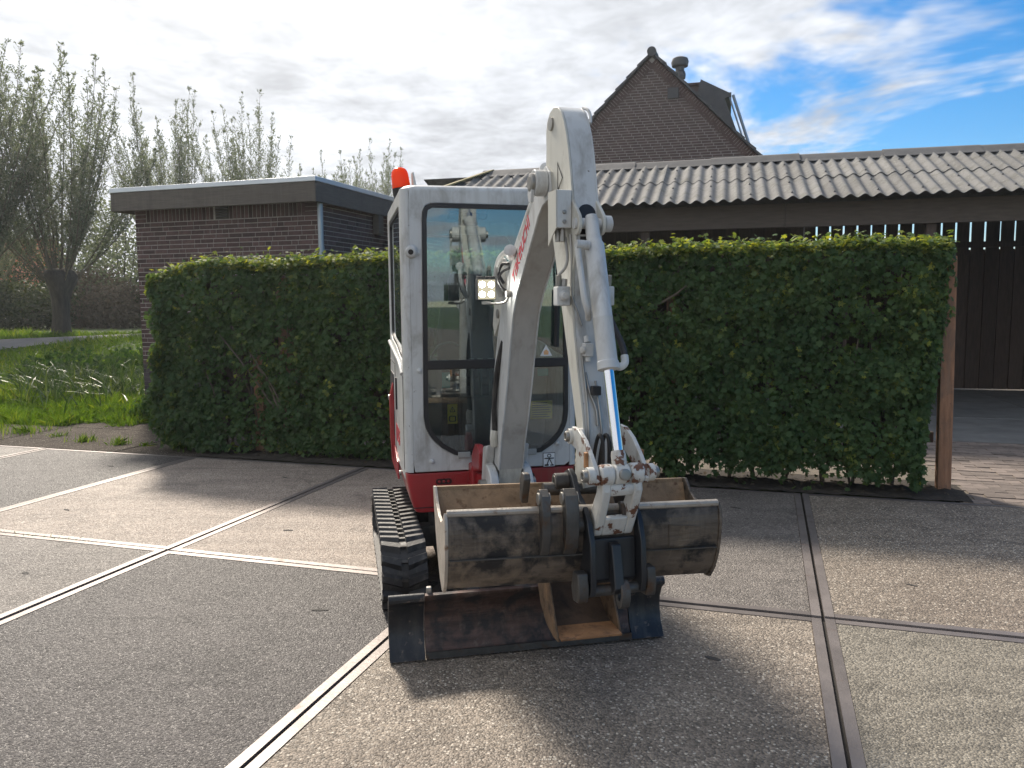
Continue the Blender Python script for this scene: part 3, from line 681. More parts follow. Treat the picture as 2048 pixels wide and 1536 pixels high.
for sgn in (-1, 1):
    # tiled slope as stepped courses, seen on edge at the verge
    q = MB(); N_ = 15; LEN = math.hypot(HW + .25, (HW + .25) * (HP - HE) / HW)
    for k in range(N_):
        d0, d1 = k / N_ * LEN, (k + 1) / N_ * LEN + .05
        a = Vector((0, 0, HP + .05)) + Vector((sl_.x * sgn, 0, sl_.z)) * d0; b = Vector((0, 0, HP + .05)) + Vector((sl_.x * sgn, 0, sl_.z)) * d1
        up_ = Vector((nrm_.x * sgn, 0, nrm_.z)); h0, h1 = .03, .065
        P = [a, b, b + up_ * h1, a + up_ * h0]
        q.add([(p.x, -.10, p.z) for p in P] + [(p.x, HL, p.z) for p in P], [(0, 1, 2, 3), (7, 6, 5, 4), (0, 4, 5, 1), (1, 5, 6, 2), (2, 6, 7, 3), (3, 7, 4, 0)])
    rf = q.build('roof_slope', 'roof_tile_dark', hs_)
q = MB(); q.tube([(0, -.12, HP + .085), (0, .35, HP + .085)], .10, 14); q.tube([(0, .3, HP + .10), (0, HL, HP + .10)], .11, 12); q.build('ridge_tiles', 'roof_tile_dark', hs_)
q = MB(); q.lathe([(.10, 6.2), (.10, 7.12), (.14, 7.13), (.15, 7.22), (.13, 7.30), (.11, 7.32), (.11, 7.42), (.20, 7.43), (.22, 7.53), (.19, 7.62), (.10, 7.66)], (.42, 3.0, 0), n=14); fl = q.build('flue', 'slate', hs_)
q = MB(); q.bb(.42, 1.02, 3.2, 3.9, 5.6, 6.98); q.bb(.38, 1.06, 3.15, 3.95, 6.98, 7.06); q.build('chimney', 'house_brick', hs_, bevel=.02)
dm = MB(); dm.prism([(.7, 5.9), (.95, 6.98), (1.62, 6.62), (1.68, 6.62), (1.68, 6.52), (1.52, 6.50), (1.95, 5.35), (1.8, 5.0), (1.2, 5.2)], 2.6, 5.6, 1); dm.build('dormer', 'slate', hs_)
dg = MB(); dg.tube([(1.72, 2.6, 6.55), (2.12, 2.6, 5.35)], .035, 8); dg.tube([(1.64, 2.6, 6.50), (2.02, 2.6, 5.35)], .02, 8); dg.build('dormer_frame', 'zinc', hs_)
q = MB(); q.bb(-HW + .05, HW - .05, .3, HL - .1, 0, HE); q.build('house_body', 'house_brick', hs_)

# distant farmhouse with an orange tile roof at the left edge
fh = empty('farmhouse', (-30.5, 44, .6), R(10), label='farmhouse with orange pantile roof half hidden behind the leftmost willow', cat='house')
q = MB(); q.bb(-5, 4, 0, 6, -.6, 2.2); q.build('wall', 'white_wall', fh)
q = MB(); vs = []; n = 110
for j in range(2):
    for k in range(n): vs.append((-5.4 + k * .09, -.5 + j * 3.6, 1.7 + j * 3.2 + .03 * math.cos(k * 2 * math.pi / 3)))
q.add(vs, [(k, k + 1, n + k + 1, n + k) for k in range(n - 1)]); q.add([(-5.4, 3.1, 4.85), (4.4, 3.1, 4.85), (4.4, 6.6, 1.7), (-5.4, 6.6, 1.7)], [(0, 1, 2, 3)]); q.build('roof', 'roof_tile_orange', fh)

# ------------------------------------------------------------------ fence and hedge
FA = Vector((-3.55, 8.92, 0)); FB = Vector((3.62, 6.66, 0)); FD = (FB - FA); FL = FD.length; FD.normalize(); FANG = math.atan2(FD.y, FD.x); FN = Vector((FD.y, -FD.x, 0))   # FN points to the camera
fe = empty('garden_fence', FA, FANG, label='dark board fence with orange-brown posts hidden behind the leafy hedge', cat='fence')
bo = [MB().bb(0, w_, 0, .02, 0, 1.66).mesh('board', 'fence_board') for w_ in (.176, .18, .184)]
x = .12
while x < FL - .2:
    link('board', random.choice(bo), fe, (x, .0, .17 + random.uniform(-.006, .006)), (0, 0, random.uniform(-.006, .006))); x += .207
for z in (.42, 1.62):
    q = MB(); q.bb(.02, FL - .06, .022, .065, z - .045, z + .045); q.build('rail', 'fence_board', fe, bevel=.003)
for x, w_, hh in ((FL, .102, 1.93), (1.27, .12, 1.86), (.90, .11, 1.05), (4.1, .11, 1.75), (5.28, .11, 1.75)):
    q = MB(); q.bb(-w_ / 2, w_ / 2, -.06, .06, -.05, hh); q.build('post', 'post_wood', fe, bevel=.006, loc=(x, -.065 if x < FL else -.12, 0), rot=(0, R(-1.0) if x == FL else R(random.uniform(-2, 2)), 0))
for x0, x1, z0, z1 in ((1.12, 1.40, .70, 1.12),):
    q = MB(); q.bb(x0, x1, -.03, -.005, z0, z1); q.build('offcut_board', 'post_wood', fe, bevel=.004)

T0 = -.28
hd = empty('hedge', FA, FANG, label='long clipped field maple hedge with sunlit yellow-green top behind the excavator', cat='hedge')
def hedge_front(t, z):
    P = np.stack([t, z, np.zeros_like(t)], 1)
    return .33 + .10 * vnoise(P, 1.1, 3) + .095 * vnoise(P, 3.3, 9) + .05 * vnoise(P, 8.0, 19) + .06 * np.clip(1 - t / 1.2, 0, 1) + .17 * sm((t - 3) / 2.5) * np.clip(1 - z / 1.2, 0, 1)
def hedge_top(t):
    P = np.stack([t, np.zeros_like(t), np.zeros_like(t)], 1)
    return 2.035 + .035 * vnoise(P, 1.3, 1) + .025 * vnoise(P, 4, 5) - .15 * np.exp(-((t - T0) / .42) ** 2) + .02 * (t > 5)
def dens(t, z):
    """leaf density 0..1 – thin patches where stems and boards show, open foot at the right"""
    P = np.stack([t, z, np.zeros_like(t)], 1)
    d = np.clip(.88 + .70 * vnoise(P, 1.7, 21) + .75 * vnoise(P, 5.5, 31), .06, 1)
    hole = lambda t0, z0, rt, rz, k: k * np.exp(-(((t - t0) / rt) ** 2 + ((z - z0) / rz) ** 2))
    d -= hole(.62, .80, .30, .26, .45) + hole(1.27, 1.25, .10, .30, .75) + hole(.90, .72, .12, .20, .55) + hole(1.5, .95, .30, .22, .3) + hole(2.35, .8, .4, .25, .3) + hole(3.95, 1.45, .15, .22, .4) + hole(4.0, .7, .2, .25, .3) + hole(5.3, 1.5, .12, .12, .5) + hole(4.55, 1.35, .10, .2, .35)
    d *= np.clip((z - .015 - .13 * sm((t - 3.4) / .6) * np.clip(.55 + 1.3 * vnoise(np.stack([t, t * 0, t * 0], 1), 3.2, 4), 0, 1.15)) / .10, .03, 1)
    return np.clip(d, .02, 1)
pos = []; nor = []; rnd = []; siz = []
def put(t, w, z, n3, r, s): pos.append(np.stack([t, -w, z], 1)); nor.append(n3); rnd.append(r); siz.append(s)
K = 72000
t = rng.uniform(T0, FL - .06, K); z = rng.uniform(.02, 2.06, K); t = np.minimum(t, FL - .05 - .17 * np.clip(1.6 - z, 0, 1.2) / 1.2 - np.abs(rng.normal(0, .03, K))); tp = hedge_top(t); keep = (z < tp) & (rng.uniform(0, 1, K) < dens(t, z)); t, z, tp = t[keep], z[keep], tp[keep]
fr = hedge_front(t, z) - .05 * np.clip((.35 - z) / .35, 0, 1) - .10 * np.clip((z - tp + .12) / .12, 0, 1)
dep = np.abs(rng.normal(0, .055, len(t))) + (rng.uniform(0, 1, len(t)) < .30) * rng.uniform(0, .25, len(t))
w = fr - dep + rng.normal(0, .012, len(t)) + (rng.uniform(0, 1, len(t)) < .04) * rng.uniform(0, .05, len(t))
n3 = np.stack([rng.normal(0, .75, len(t)), -.8 + rng.normal(0, .5, len(t)), .45 + rng.normal(0, .6, len(t))], 1)
P3 = np.stack([t, z, w], 1)
r = np.clip(.36 + .30 * vnoise(P3, 2.0, 12) + .2 * vnoise(P3, 6.0, 42) + rng.normal(0, .15, len(t)) + .35 * (rng.uniform(0, 1, len(t)) < .006) + .34 * np.clip((z - tp + .10) / .10, 0, 1), 0, 1)  # last term paints the sunlit upper edge a paler yellow-green
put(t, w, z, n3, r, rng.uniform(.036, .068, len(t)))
# flat clipped top, smaller leaves, sunlit look put in as paler colour
K = 13000; t = rng.uniform(T0, FL - .04, K); w = rng.uniform(-.12, .36, K); tp = hedge_top(t); z = tp + rng.normal(0, .025, K) - .02 + (rng.uniform(0, 1, K) < .14) * rng.uniform(0, .085, K)
n3 = np.stack([rng.normal(0, .5, K), rng.normal(-.15, .5, K), 1 + rng.normal(0, .3, K)], 1)
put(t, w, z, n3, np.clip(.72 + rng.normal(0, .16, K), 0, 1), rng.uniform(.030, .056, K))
# left end face and a few out-growing sprays
K = 5200; z = rng.uniform(.05, 1.93, K); w = rng.uniform(-.12, .36, K); P = np.stack([z, w, z * 0], 1); t = T0 + .04 + .17 * vnoise(P, 2.1, 40) + .10 * vnoise(P, 5.5, 44) - .10 * np.exp(-((z - 1.05) / .2) ** 2) - .05 * np.exp(-((z - 1.55) / .2) ** 2) + np.abs(rng.normal(0, .06, K)) + .16 * np.clip((.5 - z) / .5, 0, 1)
n3 = np.stack([-1 + rng.normal(0, .4, K), -.5 + rng.normal(0, .5, K), .3 + rng.normal(0, .4, K)], 1)
put(t, w, z, n3, np.clip(.55 + rng.normal(0, .18, K), 0, 1), rng.uniform(.040, .070, K))
# right end, thin
K = 2200; z = rng.uniform(.18, 2.03, K); w = rng.uniform(-.1, .30, K); t = FL - .08 + rng.normal(0, .035, K) - .16 * np.clip(1.6 - z, 0, 1.2) / 1.2
put(t, w, z, np.stack([1 + rng.normal(0, .4, K), -.6 + rng.normal(0, .5, K), .3 + rng.normal(0, .4, K)], 1), np.clip(.45 + rng.normal(0, .15, K), 0, 1), rng.uniform(.038, .066, K))
pos, nor, rnd, siz = np.concatenate(pos), np.concatenate(nor), np.concatenate(rnd), np.concatenate(siz)
up = np.stack([rng.normal(0, .8, len(pos)), rng.normal(-.2, .3, len(pos)), -.55 + rng.normal(0, .6, len(pos))], 1)
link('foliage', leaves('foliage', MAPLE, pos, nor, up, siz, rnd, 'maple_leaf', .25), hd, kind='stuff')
def stem(t0, w0, pts, r0):
    q = MB(); P = catmull([(t0 + a, -w0 + b, c) for a, b, c in pts], 5); n = len(P)
    q.tube([p + Vector((random.uniform(-.006, .006),) * 3) for p in P], [r0 * (1 - .75 * i / n) for i in range(n)], 6); q.build('stem', 'hedge_stem', hd)
for k in range(26):
    t0 = .25 + k * .275 + random.uniform(-.06, .06); w0 = random.uniform(.08, .20)
    for b in range(random.choice((2, 3, 3))):
        dx = random.uniform(-.35, .35); stem(t0, w0, [(0, 0, -.02), (dx * .3, random.uniform(-.03, .03), .35), (dx * .8, random.uniform(-.08, .03), .95), (dx * 1.1, random.uniform(-.08, .03), 1.6 + random.uniform(-.2, .3))], random.uniform(.009, .017))
for a, b, c, d in ((1.22, .52, .62, 1.28), (1.28, .5, .98, 1.1), (.62, .25, .42, .9), (1.36, .4, 1.1, .95), (4.02, .1, 4.0, 1.6), (3.82, .2, 3.9, 1.75), (4.6, 1.15, 4.72, 1.62), (5.15, 1.55, 5.42, 1.72), (6.62, 1.62, 6.58, 1.86)):
    stem(0, .30, [(a, 0, b), ((a + c) / 2 + .02, -.02, (b + d) / 2), (c, -.05, d)], .014)

# stray shoots standing out of the clipped faces
for k in range(46):
    t0 = random.uniform(0, FL - .2); top_ = random.random() < .6; zt = 2.0 if top_ else random.uniform(.5, 1.9); L_ = random.uniform(.06, .17)
    d_ = Vector((random.gauss(0, .35), -.25 if top_ else -1, 1 if top_ else random.uniform(.1, .7))).normalized(); b_ = Vector((t0, -random.uniform(.05, .30) if top_ else -.36, zt)); q = MB(); q.tube([b_, b_ + d_ * L_], [.003, .0015], 4); st_o = q.build('shoot', 'hedge_stem', hd)
    n_ = random.randint(4, 7); pp_ = np.array([tuple(b_ + d_ * L_ * (i + 1) / n_) for i in range(n_)]); link('shoot_leaves', leaves('shoot_leaves', MAPLE, pp_, np.stack([rng.normal(0, .6, n_), rng.normal(-.6, .5, n_), rng.normal(.6, .4, n_)], 1), rng.normal(0, 1, (n_, 3)), rng.uniform(.03, .05, n_), np.clip(rng.normal(.75, .15, n_), 0, 1), 'maple_leaf', .2), st_o)

# ------------------------------------------------------------------ grass, sedge, weeds
def scatter(n, f):
    out = []
    while len(out) < n:
        x, y = f()
        if x is not None: out.append((x, y))
    return np.array(out)
def on_path(x, y):
    d = Vector((x, y, 0)) - G0; a, b = d.dot(GU), d.dot(GV)
    if b < 2.8: return True
    if -5.1 < a < -2.6 and b < 5.75 + .18 * math.sin(a * 5): return True
    if -7.2 < a <= -5.1 and b < 4.35 + .12 * math.sin(a * 7) + (.5 if a > -6.3 else 0): return True
    if a <= -7.2 and b < 4.05: return True
    return False
def on_road(x, y): return abs((Vector((x, y, 0)) - RA).dot(nR)) < 1.55
def in_build(x, y):
    d = Vector((x + 2.51, y - 10.656, 0)); a, b = d.dot(GU), d.dot(GV); return a > -2.98 and b > -.05
def gpos(xy, z=0): return np.stack([xy[:, 0], xy[:, 1], H(xy[:, 0], xy[:, 1]) + z], 1)
def fgrass():
    y = random.uniform(10, 27) if random.random() < .6 else random.uniform(10.2, 15); x = random.uniform(-.70 * y - .6, -.42 * y)
    if x > -4.9 or on_path(x, y) or on_road(x, y) or in_build(x, y): return None, None
    return x, y
xy = scatter(42000, fgrass); P = gpos(xy); n = len(P); big = .6 * vnoise(P, .6, 2) + .6 * vnoise(P, 2.4, 7)
h_ = rng.uniform(.07, .24, n) * (1 + 1.1 * big); w_ = rng.uniform(.008, .016, n) * (1 + P[:, 1] / 30)
me = blades('grass', P, h_, w_, rng.normal(0, .10, (n, 2)), 'grass_leaf', np.clip(.5 + .4 * big + rng.normal(0, .18, n), 0, 1)); link('grass', me, label='bright sunlit grass verge left of the brick outbuilding', cat='grass', kind='stuff')
def fsedge():
    y = random.gauss(14.6, .9); x = random.uniform(-.62 * y, -.445 * y)
    if on_path(x, y) or in_build(x, y): return None, None
    return x, y
xy = scatter(1300, fsedge); P = gpos(xy); n = len(P); h_ = rng.uniform(.32, .72, n); a = rng.uniform(0, 2 * np.pi, n); l = rng.uniform(.05, .75, n)
me = blades('sedge', P, h_, rng.uniform(.020, .034, n), np.stack([np.cos(a) * l, np.sin(a) * l], 1), 'sedge_leaf', rng.uniform(0, 1, n), 6); link('sedge', me, label='clump of tall arching dark green sedge growing in the grass', cat='sedge', kind='stuff')
def leafcloud(name, n, c, rad, size, mat, outline=OVAL, flat=0., seed=0, shell=.55, **k):
    d = unit(rng.normal(0, 1, (n, 3))); d[:, 2] = np.abs(d[:, 2]) if flat else d[:, 2]
    rr = rng.uniform(shell ** 3, 1, n) ** (1 / 3) * (1 + .28 * vnoise(d * 1.0, 1.7, seed) + .16 * vnoise(d, 4.1, seed + 4))
    P = d * rr[:, None] * np.array(rad) + np.array(c)
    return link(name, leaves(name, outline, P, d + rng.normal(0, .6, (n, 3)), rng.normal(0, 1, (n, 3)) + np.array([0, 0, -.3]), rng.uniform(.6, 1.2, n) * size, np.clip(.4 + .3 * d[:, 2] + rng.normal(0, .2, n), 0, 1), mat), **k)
# nettles behind the sedge
xy = scatter(260, lambda: (random.uniform(-9.6, -7.4), random.gauss(16.0, .5))); P = gpos(xy); n = 15
pp = np.repeat(P, n, 0); hh = np.repeat(rng.uniform(.25, .52, len(P)), n) * np.tile(np.linspace(.25, 1, n), len(P)); a = rng.uniform(0, 6.28, len(pp)); q3 = np.stack([np.cos(a), np.sin(a), .5 + 0 * a], 1)
pp = pp + np.stack([.03 * np.cos(a), .03 * np.sin(a), hh], 1)
me = leaves('nettles', LANCE, pp, np.stack([np.cos(a) * .8, np.sin(a) * .8 - .5, .6 + 0 * a], 1), q3 - np.array([0, 0, .7]), rng.uniform(.07, .13, len(pp)) * 1.0, rng.uniform(0, 1, len(pp)), 'nettle_leaf'); link('nettles', me, label='bed of leafy nettles between the sedge and the road', cat='nettles', kind='stuff')
# weed tufts in the joints and along the path
tuft = []
for (cx, cy, rr, n, hh) in ((-5.05, 9.35, .16, 130, .12), (-4.55, 9.12, .13, 120, .13), (-4.2, 9.05, .10, 70, .07), (-3.75, 8.95, .10, 130, .22), (-5.6, 9.75, .12, 60, .09), (-6.2, 10.05, .4, 260, .16), (-6.9, 10.3, .6, 420, .2), (-7.6, 10.7, .6, 420, .22), (-5.2, 11.2, .28, 220, .28), (-4.6, 10.9, .25, 220, .32), (-4.9, 11.25, .15, 90, .16), (-3.9, 10.4, .3, 160, .3)):
    for k in range(n):
        a = random.uniform(0, 6.28); q_ = abs(random.gauss(0, rr * .6)); tuft.append((cx + math.cos(a) * q_, cy + math.sin(a) * q_, -.01, hh * random.uniform(.4, 1.1)))
for k in range(160):
    b = random.uniform(-1.55, -.55); p = G0 + GU * (SW * -1 + b) + GV * random.uniform(-.012, .012); tuft.append((p.x, p.y, -.015, random.uniform(.015, .05)))
tu = np.array(tuft); n = len(tu); me = blades('weed_tufts', tu[:, :3].copy(), tu[:, 3].copy(), rng.uniform(.005, .010, n), rng.normal(0, .05, (n, 2)), 'grass_leaf', rng.uniform(0, .9, n)); link('weed_tufts', me, label='small grass tufts sprouting from the slab joints and path edge', cat='weeds', kind='stuff')
leafcloud('ivy_weeds', 900, (-4.95, 11.2, .08), (.45, .35, .26), .055, 'nettle_leaf', MAPLE, 1, 5, .2, label='low leafy weeds at the foot of the outbuilding corner', cat='weeds', kind='stuff')
# litter of small leaves at the foot of the hedge
n = 500; t = rng.uniform(.3, FL, n); P = np.array([(FA + FD * a + FN * b) for a, b in zip(t, rng.uniform(.0, .42, n))]); P[:, 2] = rng.uniform(.012, .05, n)
lit = link('leaf_litter', leaves('leaf_litter', OVAL, P, np.stack([rng.normal(0, .3, n), rng.normal(0, .3, n), np.ones(n)], 1), rng.normal(0, 1, (n, 3)), rng.uniform(.02, .05, n), rng.uniform(0, 1, n), 'reed_leaf'), label='dry leaf litter on the soil under the hedge', cat='leaf litter', kind='stuff')

# ------------------------------------------------------------------ willows
def willow_parts(seed, nsh=38):
    rs = random.Random(seed); nr = np.random.default_rng(seed)
    tk = MB(); prof = [(.36, -.3), (.29, .15), (.25, .6), (.26, 1.1), (.32, 1.4), (.44, 1.7), (.50, 1.9), (.42, 2.05), (.2, 2.15)]
    loops = []
    for r_, z_ in prof: loops.append([Vector((r_ * (1 + .14 * math.sin(3 * a + z_ * 2) + .06 * math.sin(7 * a + z_)) * math.cos(a), r_ * (1 + .14 * math.sin(3 * a + z_ * 2)) * math.sin(a), z_)) for a in [2 * math.pi * k / 18 for k in range(18)]])
    tk.loft(loops); trunk = tk.mesh('trunk', 'bark', 60)
    sh_ = MB(); lp, ln, lu, ls = [], [], [], []
    for k in range(nsh):
        az = rs.uniform(0, 6.28); f = math.sqrt(rs.random()); tilt = R(3 + 44 * f ** 1.5)
        base = Vector((math.cos(az) * .45 * f, math.sin(az) * .45 * f, 1.75 + .25 * (1 - f)))
        L = (7.3 - 2.2 * f ** 2) * rs.uniform(.78, 1.05); d = Vector((math.sin(tilt) * math.cos(az), math.sin(tilt) * math.sin(az), math.cos(tilt)))
        pts = []; p = base.copy(); N_ = 14
        for i in range(N_ + 1):
            pts.append(p.copy()); d = (d + Vector((rs.gauss(0, .045), rs.gauss(0, .045), .055))).normalized(); p = p + d * (L / N_)
        sh_.tube(pts, [.021 * (1 - .85 * i / N_) + .003 for i in range(N_ + 1)], 4)
        for i in range(2 if f > .5 else 4, N_ + 1):
            tt = i / N_
            for tw in range(7 if tt < .86 else 4):
                a2 = rs.uniform(0, 6.28); tl = (1.30 * (1 - tt) ** .8 + .14) * rs.uniform(.5, 1.1)
                dv = (Vector((math.cos(a2), math.sin(a2), 0)) * .75 + Vector((0, 0, 1.0)) + d * .2).normalized()
                p0 = pts[i] + (pts[min(i + 1, N_)] - pts[i]) * rs.random()
                nl = int(5 + 19 * tl)
                for q_ in range(nl):
                    s_ = (q_ + rs.random()) / nl; pp_ = p0 + dv * tl * s_ + Vector((0, 0, -.05 * s_ * s_)); lp.append(pp_)
                    ou = (dv + Vector((rs.gauss(0, .6), rs.gauss(0, .6), rs.gauss(-.05, .5)))); lu.append(ou); ln.append((rs.gauss(0, 1), rs.gauss(0, 1), rs.gauss(0, .8))); ls.append(rs.uniform(.065, .115))
    n = len(lp); out = [(x * .17, y) for x, y in [(0, 0), (1, .45), (0, 1), (-1, .45)]]
    cr_ = leaves('crown', out, np.array([tuple(v) for v in lp]), np.array(ln), np.array([tuple(v) for v in lu]), np.array(ls), nr.uniform(0, 1, n), 'willow_leaf', 0)
    return trunk, sh_.mesh('branches', 'twig', 60), cr_
WV = [willow_parts(11), willow_parts(23), willow_parts(37)]
wl_ = [(-16.0, 23.6, 1.06, 0, .4, 'tall pollard willow cut off by the left edge of the photo'), (-14.55, 26.0, 1.0, 1, 1.2, 'pollard willow whose whole trunk shows beside the road, left of the outbuilding'),
       (-12.5, 30.2, 1.02, 2, 2.2, 'pollard willow with twin pointed plumes rising over the left half of the flat roof'), (-10.6, 32.8, 1.0, 0, 3.6, 'pollard willow with broad plumes rising over the middle of the flat roof'),
       (-8.95, 35.1, .74, 1, 5.0, 'shorter pollard willow over the right half of the flat roof'), (-7.65, 37.6, .90, 2, .9, 'far pollard willow just left of the orange beacon, first of the last pair'), (-6.35, 39.8, .94, 0, 2.5, 'far pollard willow directly behind the orange beacon'),
       (-21.5, 33.0, .80, 2, 4.1, 'willow in the back row seen through the leftmost willow')]
for (x, y, s_, v_, rz, lab) in wl_:
    t_ = empty('willow_tree', (x, y, float(H(x, y))), rz, label=lab, cat='tree', group='pollard willows along the road'); wx = .74 if y > 28 else 1.0; t_.scale = (s_ * wx, s_ * wx, s_)
    link('trunk', WV[v_][0], t_); link('branches', WV[v_][1], t_); link('crown', WV[v_][2], t_)
# thicket behind the road
shr = [(-22.5, 33.0, 2.5, 2.4, 'shrub_leaf', 'dark evergreen shrub at the far left behind the road'), (-19.6, 32.6, 2.3, 1.9, 'shrub_leaf', 'dark low shrub left of the bare willow trunk'), (-16.6, 33.6, 2.2, 1.8, 'reed_leaf', 'brown feathery shrub just right of the willow trunk'), (-13.9, 34.0, 2.3, 2.1, 'shrub_leaf', 'dark shrub touching the outbuilding corner, behind the road'),
       (-18.3, 35.0, 2.2, 2.5, 'reed_leaf', 'brown feathery shrub just left of the willow trunk'), (-17.2, 35.5, 2.6, 5.6, 'willow_leaf', 'tall grey-green bush behind the thicket beside the outbuilding'), (-24.5, 38.0, 3.0, 4.2, 'shrub_leaf', 'tall green bush behind the leftmost willow'), (-20.6, 39.0, 3.4, 5.0, 'shrub_leaf', 'tall dark bush filling the gap behind the bare willow trunk')]
for i, (x, y, r_, hh, mt, lab) in enumerate(shr):
    s_ = empty('shrub', (x, y, float(H(x, y))), 0, label=lab, cat='shrub', group='shrubs behind the road')
    leafcloud('leaves', 7000, (0, 0, hh * .45), (r_, r_ * .7, hh * .62), .13, mt, OVAL, 0, i * 3 + 1, .3, parent=s_)
    q = MB()
    for k in range(7): a = random.uniform(0, 6.28); q.tube([(0, 0, 0), (math.cos(a) * r_ * .3, math.sin(a) * r_ * .2, hh * .4), (math.cos(a) * r_ * .6, math.sin(a) * r_ * .4, hh * .8)], [.05, .03, .01], 5)
    q.build('stems', 'bark', s_)

# ------------------------------------------------------------------ excavator
EA = R(11.8); E0 = Vector((-.175, 4.76, 0)); EX = Vector((math.cos(EA), math.sin(EA), 0)); EY_ = Vector((-math.sin(EA), math.cos(EA), 0))
ex = empty('mini_excavator', E0, EA, label='white and red mini excavator with cab standing on the concrete yard', cat='excavator')
BP0 = Vector((-.03, 4.12, 0))
def bframe(deg, roll=0.):
    th = R(deg); lat = Vector((math.cos(th), math.sin(th), 0)); fw_ = Vector((math.sin(th), -math.cos(th), 0))
    def f(s, u, z):
        d = BP0 + lat * s + fw_ * u - E0; return (d.dot(EX), d.dot(EY_), z - roll * s)
    return f
BF = bframe(15.5)

# ---- undercarriage
q = MB(); q.bb(-.33, .33, -.42, .42, .17, .36); q.bb(-.45, .45, -.22, -.12, .20, .32); q.bb(-.45, .45, .12, .22, .20, .32); q.lathe([(.36, .36), (.36, .40), (.33, .40), (.33, .45)], (0, .1, 0), n=32); q.build('undercarriage', 'dark_frame', ex, bevel=.008)
TR, TZ, TC = .160, .185, .575
def stad(d):
    Ls = 2 * TC; arc = math.pi * TR; tot = 2 * Ls + 2 * arc; d %= tot
    if d < Ls: return (-TC + d, TZ + TR, 0.0)
    d -= Ls
    if d < arc: a = math.pi / 2 - d / TR; return (TC + TR * math.cos(a), TZ + TR * math.sin(a), -d / TR)
    d -= arc
    if d < Ls: return (TC - d, TZ - TR, -math.pi)
    d -= Ls; a = -math.pi / 2 - d / TR; return (-TC + TR * math.cos(a), TZ + TR * math.sin(a), -math.pi - d / TR)
TLEN = 4 * TC + 2 * math.pi * TR
lg = MB()      # chevron lug, two halves with steel link teeth between
for sgn in (-1, 1):
    lg.add([(sgn * .018, -.042, -.004), (sgn * .118, -.008, -.004), (sgn * .118, .048, -.004), (sgn * .018, .022, -.004), (sgn * .018, -.026, .026), (sgn * .113, .006, .026), (sgn * .113, .036, .026), (sgn * .018, .010, .026)],
           [(3, 2, 1, 0), (4, 5, 6, 7), (0, 1, 5, 4), (1, 2, 6, 5), (2, 3, 7, 6), (3, 0, 4, 7)], 0)
lg.bb(-.016, .016, -.006, .008, 0, .014, 1)
lug_track = lg.mesh('lug', ['track_rubber', 'steel_dark'])
def track(x, mir):
    path_ = [stad(TLEN * k / 96) for k in range(96)]
    q = MB(); vs = []
    for (y, z, a) in path_:
        n_ = Vector((0, -math.sin(a) * 0, 0)); nz = (math.sin(-a) * -1, math.cos(a)); ny_, nzz = -math.sin(a), math.cos(a)
        # outward normal in (y,z)
        oy, oz = math.sin(-a), math.cos(a)
        vs += [(-.115, y, z), (.115, y, z), (.115, y - oy * .028, z - oz * .028), (-.115, y - oy * .028, z - oz * .028)]
    n = 96; fs = []
    for k in range(n):
        for c in range(4): fs.append((4 * k + c, 4 * k + (c + 1) % 4, 4 * ((k + 1) % n) + (c + 1) % 4, 4 * ((k + 1) % n) + c))
    q.add(vs, fs); tk_ = q.build('track', 'track_rubber', ex, loc=(x, 0, 0))
    nl = 37
    for k in range(nl):
        y, z, a = stad(TLEN * (k + .3) / nl); lo = link('lug', lug_track, tk_, (0, y, z), (-(-a) , 0, 0))
    # rollers, idler, frame
    for y, r_ in ((-TC, .128), (TC, .128), (-.33, .05), (-.11, .05), (.11, .05), (.33, .05)):
        q = MB(); zc = TZ if r_ > .1 else .085
        q.lathe([(.03, -.06), (r_ * .55, -.06), (r_ * .62, -.045), (r_, -.04), (r_, .04), (r_ * .62, .045), (r_ * .55, .06), (.03, .06)], (0, y, zc), (1, 0, 0), 24); q.build('roller' if r_ < .1 else 'idler', 'dark_frame', tk_)
    q = MB(); sg = -1 if x < 0 else 1; q.prism([(-.45, .10), (.45, .10), (.50, .15), (.46, .235), (.2, .25), (-.2, .25), (-.46, .235), (-.50, .15)], -.075, .075, 0); q.bb(-.05, .05, -.5, .5, .155, .21); q.build('track_frame', 'dark_frame', tk_, bevel=.006)
track(-.535, 1); track(.535, -1)

# ---- dozer blade
bp_ = [(-1.245, .004), (-1.205, .07), (-1.185, .14), (-1.19, .20), (-1.215, .255), (-1.25, .285), (-1.25, .298), (-1.225, .300), (-1.19, .275), (-1.165, .22), (-1.155, .14), (-1.17, .06), (-1.21, .004)]
q = MB(); q.prism(bp_, -.484, .484, 0); bl = q.build('dozer_blade', 'blade_rust', ex, smooth=50)
q = MB(); q.bb(-.484, .484, -1.252, -1.244, .004, .035); q.build('cutting_edge', 'steel_dark', bl)
for sg, zz_ in ((-1, 0), (1, -.012)):
    e_ = [(a - .006, b * .97 + zz_ * (b / .3)) for a, b in bp_]
    q = MB(); q.prism([(a, max(b, .004)) for a, b in e_], sg * .488, sg * .646, 0); q.cyl((sg * .488, -1.235, .285 + zz_), (sg * .646, -1.235, .285 + zz_), .021, n=14); q.build('blade_extension', 'blade_black', bl, smooth=50)
for sg in (-1, 1):
    q = MB(); q.prism([(-.40, .20), (-1.18, .10), (-1.18, .17), (-.40, .29)], sg * .22 - .03, sg * .22 + .03, 0); q.build('blade_arm', 'dark_frame', bl, bevel=.005)
q = MB(); q.cyl((0, -.35, .30), (0, -1.15, .22), .032, n=14); q.cyl((0, -.8, .26), (0, -1.18, .215), .018, n=12, m=1); q.build('blade_cylinder', ['dark_frame', 'chrome'], bl)
q = MB(); q.bb(-.475, -.452, -1.225, -1.20, .28, .325); q.build('stop_pin', 'bare_steel', bl, bevel=.004)
